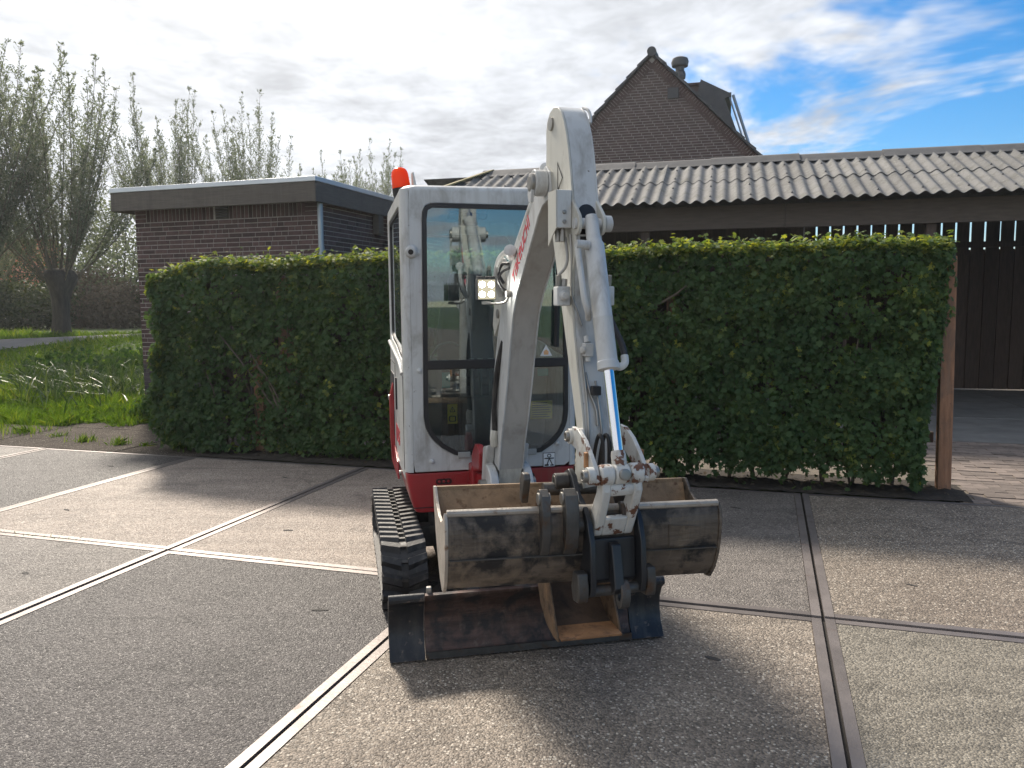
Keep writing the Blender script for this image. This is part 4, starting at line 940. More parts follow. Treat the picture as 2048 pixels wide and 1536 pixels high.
q = MB(); q.add([(.29, -1.1935, .215), (.35, -1.1935, .22), (.345, -1.189, .165), (.305, -1.1875, .15)], [(0, 1, 2, 3)]); q.build('paint_patch', 'worn_yellow', bl)

# ---- red house and counterweight
def plan(k, z, yf=-.312, hw=.49, rear=1.08):
    P = []; r_ = .05
    for a in range(0, 91, 18): P.append((-hw + r_ - r_ * math.sin(R(a)) , yf + r_ - r_ * math.cos(R(a))))
    for a in range(-80, 81, 10): P.append((hw * 1.0 * math.sin(R(a)) * 1.02, .62 + (rear - .62) * math.cos(R(a))))
    for a in range(90, -1, -18): P.append((hw - r_ + r_ * math.sin(R(a)), yf + r_ - r_ * math.cos(R(a))))
    return [(x * k, (y if y < 0 else y * (1 - (1 - k) * .6)), z) for x, y in P]
q = MB(); q.loft([plan(.90, .425), plan(.955, .50), plan(.99, .60), plan(1.0, .648)]); house = q.build('house', 'red_paint', ex, bevel=.006)
q = MB(); arc = [(.52 * math.sin(R(a)), .66 + .46 * math.cos(R(a))) for a in range(-96, 97, 8)]
q.loft([[(x * s_, y if y < .7 else .7 + (y - .7) * s_, z) for x, y in arc] for s_, z in ((.94, .50), (.985, .58), (1.0, .70), (1.0, .98), (.96, 1.06), (.88, 1.10))]); q.build('engine_cover', 'red_paint', house, smooth=45)
q = MB(); q.lathe([(.001, -.006), (.028, -.006), (.034, 0), (.034, .004)], (-.185, -.314, .598), (0, -1, 0), 20); q.build('hatch_lock', 'red_paint', house)
q = MB(); q.prism([(x, z) for x, z in rrect(-.326, -.236, .583, .613, .014)], -.319, -.310, 1); lampo = q.build('front_lamp', 'lamp_dark', house)
for dx in (-.026, 0, .026): q = MB(); q.lathe([(.001, .004), (.005, .004), (.008, 0)], (-.281 + dx, -.319, .598), (0, -1, 0), 10); q.build('lamp_diode', 'red_paint', lampo)
q = MB(); q.lathe([(.026, 0), (.026, .003), (.001, .004)], (.216, -.313, .599), (0, -1, 0), 20); q.build('rubber_plug', 'black_rubber', house)
q = MB(); q.bb(-.12, -.116, -.3155, -.31, .43, .645); q.bb(-.45, -.12, -.3155, -.31, .452, .456); q.build('panel_gap', 'seal_black', house)
q = MB(); q.prism([(.52, .66), (.30, .60), (.25, .50), (.9, .50), (.95, .62)], -.501, -.488, 0); q.build('side_cover', 'red_paint', house, bevel=.004)
for y, z in ((.08, .575), (.75, .60)): q = MB(); q.lathe([(.016, 0), (.014, .012), (.001, .014)], (-.49, y, z), (-1, 0, 0), 12); q.build('cover_latch', 'bolt_steel', house)

# ---- cab shell
win = [(-.374, 2.06), (-.368, 2.095), (-.35, 2.117), (-.32, 2.126), (.385, 2.118), (.415, 2.108), (.430, 2.085), (.437, 2.05), (.437, .965), (.428, .90), (.40, .84), (.35, .785), (.275, .738), (-.21, .742), (-.29, .79), (-.345, .845), (-.375, .905), (-.385, .97)]
win = win[::-1]
def inset(poly, d, c=(.03, 1.42)):
    out = []
    for i, p in enumerate(poly):
        a = Vector(poly[i - 1]); b = Vector(p); c_ = Vector(poly[(i + 1) % len(poly)])
        n1_ = Vector((-(b - a).y, (b - a).x)).normalized(); n2_ = Vector((-(c_ - b).y, (c_ - b).x)).normalized(); n_ = (n1_ + n2_); n_ = n_ / max(n_.length_squared / 2, .4)
        v = b + n_ * d
        if (v - Vector(c)).length > (b - Vector(c)).length and d > 0: v = b - n_ * d
        out.append((v.x, v.y))
    return out
win_in = inset(win, .024)
out_f = [(-.447, .656), (.447, .656), (.447, 2.192), (-.447, 2.192)]
q = MB(); q.ring(out_f, win, -.317, -.262, 1, n=160, c=(.03, 1.42)); cab = q.build('cab', 'white_paint', ex, bevel=.005, smooth=40)
SO = 2.19
for sg in (-1, 1):
    q = MB(); nq = 10; loop = [(sg * (.447 + .043 * math.sin(R(a))), -.274 - .043 * math.cos(R(a))) for a in range(0, 91, 9)] + [(sg * .447, -.262)]
    q.prism(loop, .656, 2.20, 2); q.build('front_pillar', 'white_paint', cab, smooth=40)
    xo, xi = sg * .490, sg * .452
    outer = [(-.262, .60), (1.0, .60), (1.0, 1.06), (.94, 1.12), (.92, 1.18), (.92, 2.16), (.88, 2.20), (-.262, 2.20)]
    innr = [(-.20, 1.27), (.02, 1.285), (.35, 1.33), (.70, 1.355), (.80, 1.38), (.82, 1.42), (.82, 2.08), (.79, 2.115), (.74, 2.125), (-.13, 2.125), (-.18, 2.115), (-.20, 2.08)]
    q = MB(); q.ring(outer, innr, xi, xo, 0, n=140, c=(.31, 1.72)); q.build('side_panel', 'white_paint', cab, bevel=.005)
    q = MB(); q.ring(innr, inset(innr, .018, (.31, 1.72)), sg * .482, sg * .462, 0, n=140, c=(.31, 1.72)); q.build('side_window_seal', 'seal_black', cab)
    q = MB(); q.prism(inset(innr, .016, (.31, 1.72)), sg * .470, sg * .474, 0); q.build('side_window', 'side_glass', cab, smooth=0)
    q = MB(); q.tube(catmull([(sg * .494, -.245, 1.20), (sg * .498, -.12, 1.255), (sg * .500, .15, 1.28), (sg * .500, .6, 1.315), (sg * .496, .9, 1.33)], 5), .012, 8); q.build('belt_rail', 'white_paint', cab)
rear_o = rrect(-.45, .45, 1.05, 2.20, .03); rear_i = rrect(-.36, .36, 1.22, 2.06, .06)
q = MB(); q.ring(rear_o, rear_i, .885, .92, 1, n=120); q.build('rear_panel', 'white_paint', cab)
q = MB(); q.prism(inset(rear_i[::-1], -.0, (0, 1.6)), .898, .902, 1); q.build('rear_window', 'side_glass', cab, smooth=0)
q = MB(); rl = lambda k, z, y0: [(x * k, y0 + (y - y0) * k if 0 else y * 1.0, z) for x, y in rrect(-.488, .488, -.312, .925, .06)]
q.loft([[(x, y, z) for x, y in rrect(-.488 + i_, .488 - i_, -.315 + i_, .925 - i_, .07)] for i_, z in ((0, 2.180), (-.002, 2.192), (.006, 2.208), (.028, 2.222), (.09, 2.230))]); q.build('roof', 'white_paint', cab, smooth=50)
q = MB(); q.bb(-.33, .44, -.20, .86, 2.228, 2.236); q.build('roof_panel', 'cab_plastic', cab, bevel=.004)
q = MB(); q.bb(-.448, .448, -.255, .88, 2.145, 2.186); q.build('headliner', 'cab_lining', cab)
# window rubber, glass, mid bar
q = MB(); q.ring(win, win_in, -.326, -.300, 1, n=160, c=(.03, 1.42)); q.build('window_seal', 'seal_black', cab, smooth=40)
q = MB(); q.bb(-.372, .434, -.328, -.298, 1.226, 1.276); q.build('window_bar', 'seal_black', cab, bevel=.006)
def clip(poly, z0, above):
    out = []
    for i, p in enumerate(poly):
        a, b = p, poly[(i + 1) % len(poly)]; ia = (a[1] >= z0) == above; ib = (b[1] >= z0) == above
        if ia: out.append(a)
        if ia != ib: t_ = (z0 - a[1]) / (b[1] - a[1]); out.append((a[0] + (b[0] - a[0]) * t_, z0))
    return out
wg = inset(win, .018)
q = MB(); q.prism(clip(wg, 1.27, True), -.314, -.310, 1); q.build('windscreen', 'glass', cab, smooth=0)
q = MB(); q.prism(clip(wg, 1.232, False), -.316, -.312, 1); q.build('lower_window', 'glass', cab, smooth=0)
for x in (-.165, .215): q = MB(); q.bb(x - .035, x + .035, -.332, -.30, .728, .762); q.build('window_clip', 'cab_lining', cab, bevel=.004)
for x, z in ((-.405, 1.222), (-.40, 1.86), (-.345, .715), (.375, .785), (.462, 1.25)): q = MB(); q.lathe([(.014, 0), (.013, .010), (.006, .015), (.001, .016)], (x, -.317, z), (0, -1, 0), 12); q.build('bolt_cap', 'white_paint', cab)
q = MB(); q.lathe([(.036, 0), (.034, .022), (.024, .034), (.015, .036)], (-.432, -.312, 1.868), (-.25, -1, -.15), 18); q.lathe([(.015, .0355), (.014, .039), (.001, .039)], (-.432, -.312, 1.868), (-.25, -1, -.15), 14, 1); q.build('corner_lamp', ['white_paint', 'seal_black'], cab)
# door lines, vents, handle, lettering on the left side
for a_ in ((-.235, -.231, .66, 1.22), (.44, .444, .62, 1.20), (.44, .95, 1.205, 1.209)): q = MB(); q.bb(-.4925, -.489, *a_); q.build('door_gap', 'seal_black', cab)
for z in (1.04, .80): q = MB(); q.prism(rrect(.60, .90, z - .09, z + .09, .03), -.494, -.488, 0); q.build('side_vent', 'seal_black', cab)
q = MB(); q.bb(-.500, -.490, .30, .34, .93, 1.13); q.build('door_handle', 'seal_black', cab, bevel=.004)
q = MB(); q.lathe([(.022, 0), (.018, .02), (.001, .022)], (-.49, .98, .93), (-1, 0, 0), 12); q.build('door_catch', 'bare_steel', cab)
GL = {'T': [[(0, 1), (.9, 1)], [(.45, 1), (.45, 0)]], 'K': [[(.1, 0), (.1, 1)], [(.85, 1), (.15, .48), (.9, 0)]], 'U': [[(.1, 1), (.1, .15), (.2, .04), (.75, .04), (.85, .15), (.85, 1)]], 'C': [[(.9, .96), (.2, .96), (.1, .82), (.1, .18), (.2, .04), (.9, .04)]],
      'H': [[(.1, 0), (.1, 1)], [(.85, 0), (.85, 1)], [(.1, .5), (.85, .5)]], 'I': [[(.2, 0), (.2, 1)]], 'B': [[(.1, 0), (.1, 1), (.7, 1), (.82, .88), (.82, .62), (.7, .52), (.1, .52)], [(.7, .52), (.86, .4), (.86, .12), (.72, 0), (.1, 0)]],
      '2': [[(.1, .95), (.75, .95), (.85, .82), (.85, .6), (.12, .2), (.12, .04), (.9, .04)]], '1': [[(.2, .8), (.45, 1), (.45, 0)]], '6': [[(.85, .96), (.25, .96), (.1, .8), (.1, .12), (.22, .03), (.75, .03), (.86, .15), (.86, .42), (.75, .52), (.1, .52)]],
      'a': [[(.15, .96), (.72, .96), (.85, .84), (.85, .03), (.22, .03), (.1, .14), (.1, .4), (.22, .52), (.85, .52)]], 'e': [[(.1, .52), (.86, .52), (.86, .82), (.74, .96), (.22, .96), (.1, .82), (.1, .16), (.22, .03), (.86, .03)]]}
def letters(name, txt, o, du, dv, dn, h_, asp, slant, mat, parent, th=.17, thick=.0015):
    o, du, dv, dn = Vector(o), Vector(du).normalized(), Vector(dv).normalized(), Vector(dn).normalized(); adv = 0; q = MB()
    for ch in txt:
        for st in GL[ch]:
            for (ax, ay), (bx, by) in zip(st[:-1], st[1:]):
                a = Vector((adv + ax * asp, ay)); b = Vector((adv + bx * asp, by)); d = (b - a).normalized(); n_ = Vector((-d.y, d.x)) * th / 2; a = a - d * th * .45; b = b + d * th * .45
                pts = [o + du * ((p.x + slant * p.y) * h_) + dv * (p.y * h_) for p in (a - n_, b - n_, b + n_, a + n_)]
                q.add([tuple(p) for p in pts] + [tuple(p + dn * thick) for p in pts], [(3, 2, 1, 0), (4, 5, 6, 7), (0, 1, 5, 4), (1, 2, 6, 5), (2, 3, 7, 6), (3, 0, 4, 7)])
        adv += (.55 if ch in 'I1' else 1.16) * asp
    return q.build(name, mat, parent, smooth=0)
letters('model_lettering', 'TB216', (-.4905, .47, .735), (0, -1, 0), (0, 0, 1), (-1, 0, 0), .085, .82, .1, 'red_ink', cab)
# labels on the glass
def label(name, x, z, w_, h_, mat, lines=0, y=-.306, lm='ink'):
    q = MB(); q.bb(x - w_ / 2, x + w_ / 2, y, y + .002, z - h_ / 2, z + h_ / 2); o_ = q.build(name, mat, cab)
    if lines:
        q = MB()
        for k in range(lines): q.bb(x - w_ * .42, x + w_ * random.uniform(.25, .42), y - .0012, y - .0002, z + h_ * (.38 - .76 * k / max(lines - 1, 1)) - h_ * .02, z + h_ * (.38 - .76 * k / max(lines - 1, 1)) + h_ * .02)
        q.build('print', lm, o_)
    return o_
label('warning_label', .285, .98, .13, .105, 'yellow_label', 7)
wl2 = label('warning_label', -.225, .975, .055, .11, 'yellow_label')
q = MB(); tri = [(-.243, .985), (-.207, .985), (-.225, 1.018)]; q.ring(tri, [(-.237, .989), (-.213, .989), (-.225, 1.010)], -.3075, -.3062, 1, n=30, c=(-.225, .996)); q.bb(-.2265, -.2235, -.3075, -.3062, .992, 1.004); q.ring(rrect(-.245, -.205, .932, .965, .006), rrect(-.239, -.211, .937, .960, .003), -.3075, -.3062, 1, n=24); q.build('print', 'ink', wl2)
label('window_sticker', -.258, 1.165, .045, .085, 'teal_label'); label('window_sticker', .295, 1.195, .062, .042, 'teal_label')
q = MB(); q.prism([(.275, 1.288), (.345, 1.288), (.31, 1.352)], -.3205, -.319, 1); ts = q.build('triangle_sticker', 'white_label', cab); q = MB(); q.prism([(.298, 1.295), (.322, 1.295), (.325, 1.312), (.31, 1.325), (.295, 1.312)], -.3222, -.3208, 1); q.build('print', 'orange_label', ts)
lift = label('lifting_label', .325, .692, .072, .082, 'ink', y=-.3195)
q = MB(); q.bb(.292, .358, -.3215, -.3197, .654, .730); pl_ = q.build('label_face', 'white_label', lift)
q = MB(); q.ring(rrect(.313, .337, .706, .726, .009), rrect(.317, .333, .710, .722, .005), -.3232, -.3217, 1, n=24); q.bb(.297, .353, -.3232, -.3217, .698, .704)
q.box((.318, -.3224, .68), (.005, .0015, .038), Matrix.Rotation(R(20), 3, 'Y')); q.box((.336, -.3224, .68), (.005, .0015, .038), Matrix.Rotation(R(-25), 3, 'Y')); q.bb(.298, .322, -.3232, -.3217, .658, .667); q.bb(.332, .352, -.3232, -.3217, .658, .664); q.build('print', 'ink', pl_)
# wiper
q = MB(); q.tube([(.372, -.345, 1.66), (.362, -.348, 1.34)], .016, 8); q.tube([(.372, -.345, 1.66), (.36, -.34, 1.98)], .007, 6); q.lathe([(.018, 0), (.015, .02)], (.36, -.317, 1.98), (0, -1, 0), 12); q.build('wiper', 'seal_black', cab)
# interior
q = MB(); q.bb(-.44, .44, -.25, .88, .63, .66); q.bb(-.44, .44, .55, .88, .66, 1.12); q.build('floor', 'cab_plastic', cab)
q = MB(); q.loft([[(x, y, z) for x, y in rrect(-.22 + i_, .22 - i_, .08 + i_, .52 - i_, .06)] for i_, z in ((.0, 1.00), (-.01, 1.04), (.0, 1.09), (.03, 1.105))]); st_ = q.build('seat', 'seat_vinyl', ex)
q = MB(); q.loft([[(x, .48 + (z - 1.08) * .22 + y, z) for x, y in rrect(-.21 + i_, .21 - i_, -.05, .05, .04)] for i_, z in ((.02, 1.08), (0, 1.15), (.0, 1.38), (.03, 1.55), (.08, 1.60), (.09, 1.62), (.09, 1.74), (.11, 1.78))]); q.build('backrest', 'seat_vinyl', st_)
q = MB(); q.bb(-.15, .15, .15, .48, .66, 1.0); q.build('seat_base', 'cab_plastic', st_)
for sg in (-1, 1):
    q = MB(); q.loft([[(sg * .32 + x, y, z) for x, y in rrect(-.085 + i_, .085 - i_, -.02 + i_, .50 - i_, .05)] for i_, z in ((.02, .66), (.0, 1.20), (.01, 1.24), (.03, 1.25))]); cs_ = q.build('side_console', 'cab_grey', ex)
    q = MB(); q.tube([(sg * .32, .05, 1.24), (sg * .315, .02, 1.34), (sg * .31, .0, 1.36)], [.012, .010, .012], 8); q.lathe([(.02, 0), (.026, .04), (.022, .09), (.008, .11)], (sg * .312, .01, 1.34), (0, -.25, 1), 12); q.build('joystick', 'seat_vinyl', cs_)
    q = MB(); q.tube(catmull([(sg * .30, .02, 1.27), (sg * .27, -.06, 1.34), (sg * .20, -.06, 1.36), (sg * .15, -.04, 1.34)], 4), .008, 6); q.build('grab_rail', 'cab_lining', cs_)
q = MB(); q.bb(-.16, .14, -.18, -.06, .66, 1.05); q.build('dashboard', 'cab_plastic', ex, bevel=.02)
for x in (-.08, -.03, .03): q = MB(); q.tube([(x, -.1, .95), (x - .01, -.15, 1.24)], .010, 8); q.tube([(x - .01, -.15, 1.20), (x - .01, -.155, 1.27)], .016, 8); q.build('travel_lever', 'bolt_steel', ex)
for x in (-.27, .24): q = MB(); q.bb(x - .08, x + .08, -.22, -.05, .70, .74); q.build('foot_pedal', 'black_rubber', ex, bevel=.01)
q = MB(); q.bb(-.10, .02, .2, .26, 2.06, 2.13); q.bb(-.16, .08, .22, .30, 2.10, 2.14); q.build('roof_console', 'cab_plastic', ex, bevel=.012)
# beacon
q = MB(); q.lathe([(.052, 0), (.054, .012), (.052, .03), (.055, .032), (.056, .072), (.057, .074)], (-.43, .24, 2.205), (-.12, -.0, 1), 24); bc = q.build('beacon', 'black_rubber', ex)
q = MB(); q.lathe([(.052, .074)] + [(.0555 - (.0022 if k % 2 else 0) - .0004 * k, .080 + k * .0085) for k in range(10)] + [(.047, .170), (.038, .184), (.022, .194), (.001, .198)], (-.43, .24, 2.205), (-.12, 0, 1), 28); q.build('beacon_lens', 'beacon_lens', bc, smooth=40)
q = MB(); q.add([(-.372, .10, 2.22), (-.352, .10, 2.22), (-.352, .30, 2.22), (-.372, .30, 2.22), (-.378, .21, 2.37), (-.366, .21, 2.37), (-.366, .26, 2.37), (-.378, .26, 2.37)], [(3, 2, 1, 0), (4, 5, 6, 7), (0, 1, 5, 4), (1, 2, 6, 5), (2, 3, 7, 6), (3, 0, 4, 7)]); q.build('beacon_guard', 'cream_paint', bc, bevel=.004)

# ---- swing bracket
q = MB(); q.bb(-.14, .15, -.42, -.30, .44, .70); q.prism([(-.12, -.40), (.14, -.40), (.10, -.62), (.06, -.68), (-.04, -.68), (-.08, -.62)], .43, .50, 2); q.prism([(-.12, -.40), (.14, -.40), (.08, -.58), (-.06, -.58)], .60, .66, 2); sb = q.build('swing_bracket', 'red_paint', ex, bevel=.012)
q = MB(xf=BF); q.prism([(-.28, .66), (-.10, .70), (-.09, .80), (-.14, .835), (-.20, .83), (-.28, .76)], -.128, -.092, 0); q.build('bracket_arm', 'red_paint', sb, bevel=.008)

# ---- boom
belly = [(.02, .58), (.075, .74), (.125, .90), (.20, 1.07), (.255, 1.22), (.305, 1.37), (.37, 1.54), (.44, 1.635), (.555, 1.742), (.655, 1.838), (.72, 1.898), (.765, 1.945), (.83, 1.985), (.90, 2.0), (.93, 2.03)]
back = [(.925, 2.10), (.88, 2.13), (.82, 2.115), (.66, 1.975), (.55, 1.895), (.43, 1.815), (.30, 1.725), (.19, 1.60), (.09, 1.42), (.02, 1.26), (-.045, 1.08), (-.085, .92), (-.10, .78), (-.09, .62), (-.04, .545)]
q = MB(xf=BF); q.prism(belly + back, -.058, .058, 0); boom = q.build('boom', 'cream_paint', ex, smooth=25)
bb_ = belly[1:-1]; q = MB(xf=BF); vs = []
for (u, z) in bb_: vs += [(-.058, u + .0015, z - .0015), (.058, u + .0015, z - .0015)]
for (u, z) in bb_: vs += [(-.058, u - .01, z + .006), (.058, u - .01, z + .006)]
n = len(bb_); q.add(vs, [(2 * k, 2 * k + 1, 2 * k + 3, 2 * k + 2) for k in range(n - 1)] + [(2 * n + 2 * k, 2 * n + 2 * k + 2, 2 * n + 2 * k + 3, 2 * n + 2 * k + 1) for k in range(n - 1)]); q.build('belly_plate', 'belly_paint', boom, smooth=40)
for sg in (-1, 1):     # side plates a little proud of the belly, rounded foot bosses
    q = MB(xf=BF); q.prism([(u + .006, z - .004) for u, z in belly[1:]] + back[:-2], sg * .0585, sg * .067, 0); q.build('side_plate', 'white_paint', boom, bevel=.002)
    q = MB(xf=BF); pts = [(.115 * math.cos(R(a)) - .0, .64 + .115 * math.sin(R(a))) for a in range(-170, 100, 12)] + [(.03, .86), (-.06, .84)]; q.prism(pts, sg * .0675, sg * .115, 0); q.build('foot_boss', 'white_paint', boom, bevel=.01)
q = MB(xf=BF); q.cyl((-.15, 0, .64), (.15, 0, .64), .035, n=18); q.build('foot_pin', 'bolt_steel', boom)
q = MB(xf=BF); q.cyl((-.059, .0605, .735), (.059, .0605, .735), .012, n=10); q.build('weld_bar', 'cream_paint', boom)
letters('brand_lettering', 'TaKeUCHI', BF(-.0672, .405, 1.672), Vector(BF(0, .70, .68)) - Vector(BF(0, 0, 0)), Vector(BF(0, -.68, .70)) - Vector(BF(0, 0, 0)), Vector(BF(-1, 0, 0)) - Vector(BF(0, 0, 0)), .047, .90, .25, 'red_ink', boom, th=.15)
# bracket at the knee for the arm cylinder, and the cylinder along the boom's back
for sg in (-1, 1):
    q = MB(xf=BF); q.prism([(.02, 1.42), (.12, 1.50), (.22, 1.62), (.26, 1.70), (.20, 1.80), (.13, 1.815), (.075, 1.76), (.03, 1.60), (-.01, 1.48)], sg * .046, sg * .066, 0); q.build('cylinder_bracket', 'cream_paint', boom, bevel=.003)
q = MB(xf=BF); q.lathe([(.024, -.006), (.024, .006), (.001, .008)], (-.066, .105, 1.535), (-1, 0, 0), 14); q.build('bracket_pin', 'bolt_steel', boom)
A_, B_ = Vector((0, .155, 1.745)), Vector((0, .935, 2.285))
q = MB(xf=BF); q.cyl(A_, A_.lerp(B_, .70), .036, n=18); q.lathe([(.036, 0), (.042, .01), (.042, .05), (.026, .055)], A_.lerp(B_, .68), (B_ - A_), 18); q.cyl((-.04, *A_[1:]), (.04, *A_[1:]), .045, n=16); ac = q.build('arm_cylinder', 'white_paint', ex, smooth=40)
q = MB(xf=BF); q.cyl(A_.lerp(B_, .70), B_, .021, n=14); q.build('piston_rod', 'chrome', ac)
# pin bosses at the boom head
for s0, s1, r_ in ((-.118, -.068, .052), (.068, .118, .052)):
    q = MB(xf=BF); q.cyl((s0, .875, 2.062), (s1, .875, 2.062), r_, n=22); q.build('head_boss', 'white_paint', boom, bevel=.004)
q = MB(xf=BF); q.cyl((-.135, .875, 2.062), (.135, .875, 2.062), .026, n=18); q.lathe([(.038, 0), (.038, .012), (.030, .016), (.001, .017)], (-.118, .875, 2.062), (-1, 0, 0), 18); q.build('head_pin', 'bolt_steel', boom)
q = MB(xf=BF); q.prism([(.84, 2.02), (.86, 1.985), (.885, 1.985), (.90, 2.03), (.88, 2.09)], -.132, -.119, 0); q.build('pin_keeper', 'white_paint', boom, bevel=.003)
q = MB(xf=BF); q.cyl((-.03, .84, 2.16), (-.03, .87, 2.08), .016, n=10); q.build('grease_nipple', 'bolt_steel', boom)
# hoses and pipes on the boom
for pts, r_, mt in (([(-.075, .20, 1.62), (-.105, .22, 1.70), (-.11, .30, 1.79), (-.085, .38, 1.83), (-.07, .44, 1.82)], .013, 'white_paint'), ([(-.08, .27, 1.68), (-.10, .25, 1.73), (-.085, .26, 1.77), (-.07, .32, 1.77)], .008, 'black_rubber'),
                    ([(-.078, .06, .93), (-.085, .075, 1.05), (-.082, .10, 1.18), (-.075, .14, 1.30), (-.06, .18, 1.40)], .014, 'black_rubber'), ([(-.079, .055, .86), (-.086, .062, .90), (-.08, .06, .94)], .020, 'cream_paint'), ([(-.075, .30, 1.645), (-.10, .31, 1.66), (-.115, .30, 1.70), (-.095, .31, 1.735), (-.07, .34, 1.75)], .006, 'black_rubber')):
    q = MB(xf=BF); q.tube(catmull(pts, 5), r_, 8); q.build('hose' if mt == 'black_rubber' else 'pipe', mt, boom)
q = MB(xf=BF); q.lathe([(.026, -.03), (.028, 0), (.028, .03), (.018, .034), (.001, .035)], (-.09, .43, 1.815), (-.3, .8, .3), 14); q.build('pipe_joint', 'white_paint', boom)
# LED work light on its arm
wl3 = MB(xf=BF); wl3.tube(catmull([(-.075, .345, 1.625), (-.09, .34, 1.595), (-.12, .29, 1.586), (-.168, .278, 1.588)], 4), .006, 8); wl3.lathe([(.016, -.012), (.016, .012)], (-.078, .345, 1.63), (1, 0, 0), 10); wl3.bb(-.188, -.148, .262, .284, 1.582, 1.598); wk = wl3.build('work_light', 'bolt_steel', ex)
LC = Vector((-.168, .285, 1.652)); q = MB(xf=BF); q.bb(LC.x - .046, LC.x + .046, LC.y - .04, LC.y, LC.z - .050, LC.z + .050)
for k in range(9): q.bb(LC.x - .042 + k * .0105, LC.x - .038 + k * .0105, LC.y - .038, LC.y - .006, LC.z + .050, LC.z + .063)
q.build('lamp_housing', 'cab_plastic', wk, bevel=.003)
q = MB(xf=BF); q.bb(LC.x - .042, LC.x + .042, LC.y - .001, LC.y + .0015, LC.z - .046, LC.z + .046); q.build('lamp_glare_plate', 'lamp_glow', wk)  # plate emits by itself, imitating the glare around the LEDs
for dx in (-.022, .022):
    for dz in (-.023, .023):
        q = MB(xf=BF); q.lathe([(.0145, 0), (.0135, .003), (.008, .005), (.001, .006)], (LC.x + dx, LC.y + .002, LC.z + dz), (0, 1, 0), 16); q.build('led_lens', 'led', wk)

# ---- arm
arm_prof = [(.846, 2.20), (.842, 2.26), (.858, 2.305), (.89, 2.333), (.935, 2.343), (.985, 2.334), (1.025, 2.308), (1.055, 2.27), (1.083, 2.215), (1.107, 2.15), (1.130, 2.06), (1.150, 1.965), (1.170, 1.89), (1.185, 1.83), (1.18, 1.77), (1.155, 1.70), (1.145, 1.60), (1.165, 1.47), (1.205, 1.33), (1.25, 1.20), (1.275, 1.10), (1.275, .96), (1.262, .905), (1.235, .885), (1.205, .888), (1.182, .915), (1.178, .97), (1.198, 1.12), (1.158, 1.23), (1.10, 1.38), (1.04, 1.54), (.97, 1.72), (.90, 1.90), (.85, 2.0), (.826, 2.06), (.838, 2.12)]
fi = 9
q = MB(xf=BF); q.prism(arm_prof, -.043, .043, 0); arm = q.build('arm', 'white_paint', ex, smooth=25)
for sg in (-1, 1):
    q = MB(xf=BF); q.prism(arm_prof, sg * .0435, sg * .052, 0); q.build('arm_side_plate', 'cream_paint' if sg < 0 else 'white_paint', arm, bevel=.002)
q = MB(xf=BF); q.lathe([(.026, 0), (.026, .008), (.001, .009)], (-.052, .915, 2.285), (-1, 0, 0), 18); q.build('rod_pin', 'bolt_steel', arm)
q = MB(xf=BF); q.tube(catmull([(.054, .98, 2.337), (.06, 1.02, 2.32), (.06, 1.045, 2.29), (.054, 1.06, 2.262)], 4), .006, 8); q.build('lifting_loop', 'white_paint', arm)
q = MB(xf=BF); q.add([(-.0535, .985, 2.13), (-.0535, 1.05, 2.06), (-.0535, .985, 2.01), (-.0535, 1.04, 2.06), (-.0535, .992, 2.115), (-.0535, .992, 2.025)], [(0, 1, 3, 4), (1, 2, 5, 3), (2, 0, 4, 5)]); q.add([(-.0535, 1.03, 2.0), (-.0535, 1.04, 2.0), (-.0535, 1.045, 1.93), (-.0535, 1.035, 1.93)], [(0, 1, 2, 3)]); q.add([(-.0535, 1.02, 1.985), (-.0535, 1.055, 1.965), (-.0535, 1.053, 1.955), (-.0535, 1.02, 1.972)], [(0, 1, 2, 3)]); q.build('warning_print', 'ink', arm, smooth=0)
# junction cover box on the left
q = MB(xf=BF); q.bb(-.112, -.054, 1.06, 1.152, 1.862, 2.0); cv = q.build('valve_cover', 'white_paint', arm, bevel=.004)
q = MB(xf=BF); q.add([(-.112, 1.06, 2.0), (-.112, 1.06, 1.80), (-.112, 1.085, 1.82), (-.112, 1.152, 1.862), (-.112, 1.152, 2.0), (-.116, 1.06, 2.0), (-.116, 1.06, 1.80), (-.116, 1.085, 1.82), (-.116, 1.152, 1.862), (-.116, 1.152, 2.0)], [(0, 1, 2, 3, 4), (9, 8, 7, 6, 5)] + [(i, 5 + i, 5 + (i + 1) % 5, (i + 1) % 5) for i in range(5)]); q.build('cover_flap', 'cream_paint', cv)
for z in (1.885, 1.92): q = MB(xf=BF); q.lathe([(.008, 0), (.007, .005), (.001, .006)], (-.083, 1.152, z), (0, 1, 0), 8); q.build('cover_bolt', 'bolt_steel', cv)
for (s_, u) in ((-.072, 1.10), (-.092, 1.10), (-.082, 1.125)): q = MB(xf=BF); q.tube([(s_, u, 1.865), (s_, u + .004, 1.815)], .011, 8); q.build('fitting', 'bolt_steel', arm)
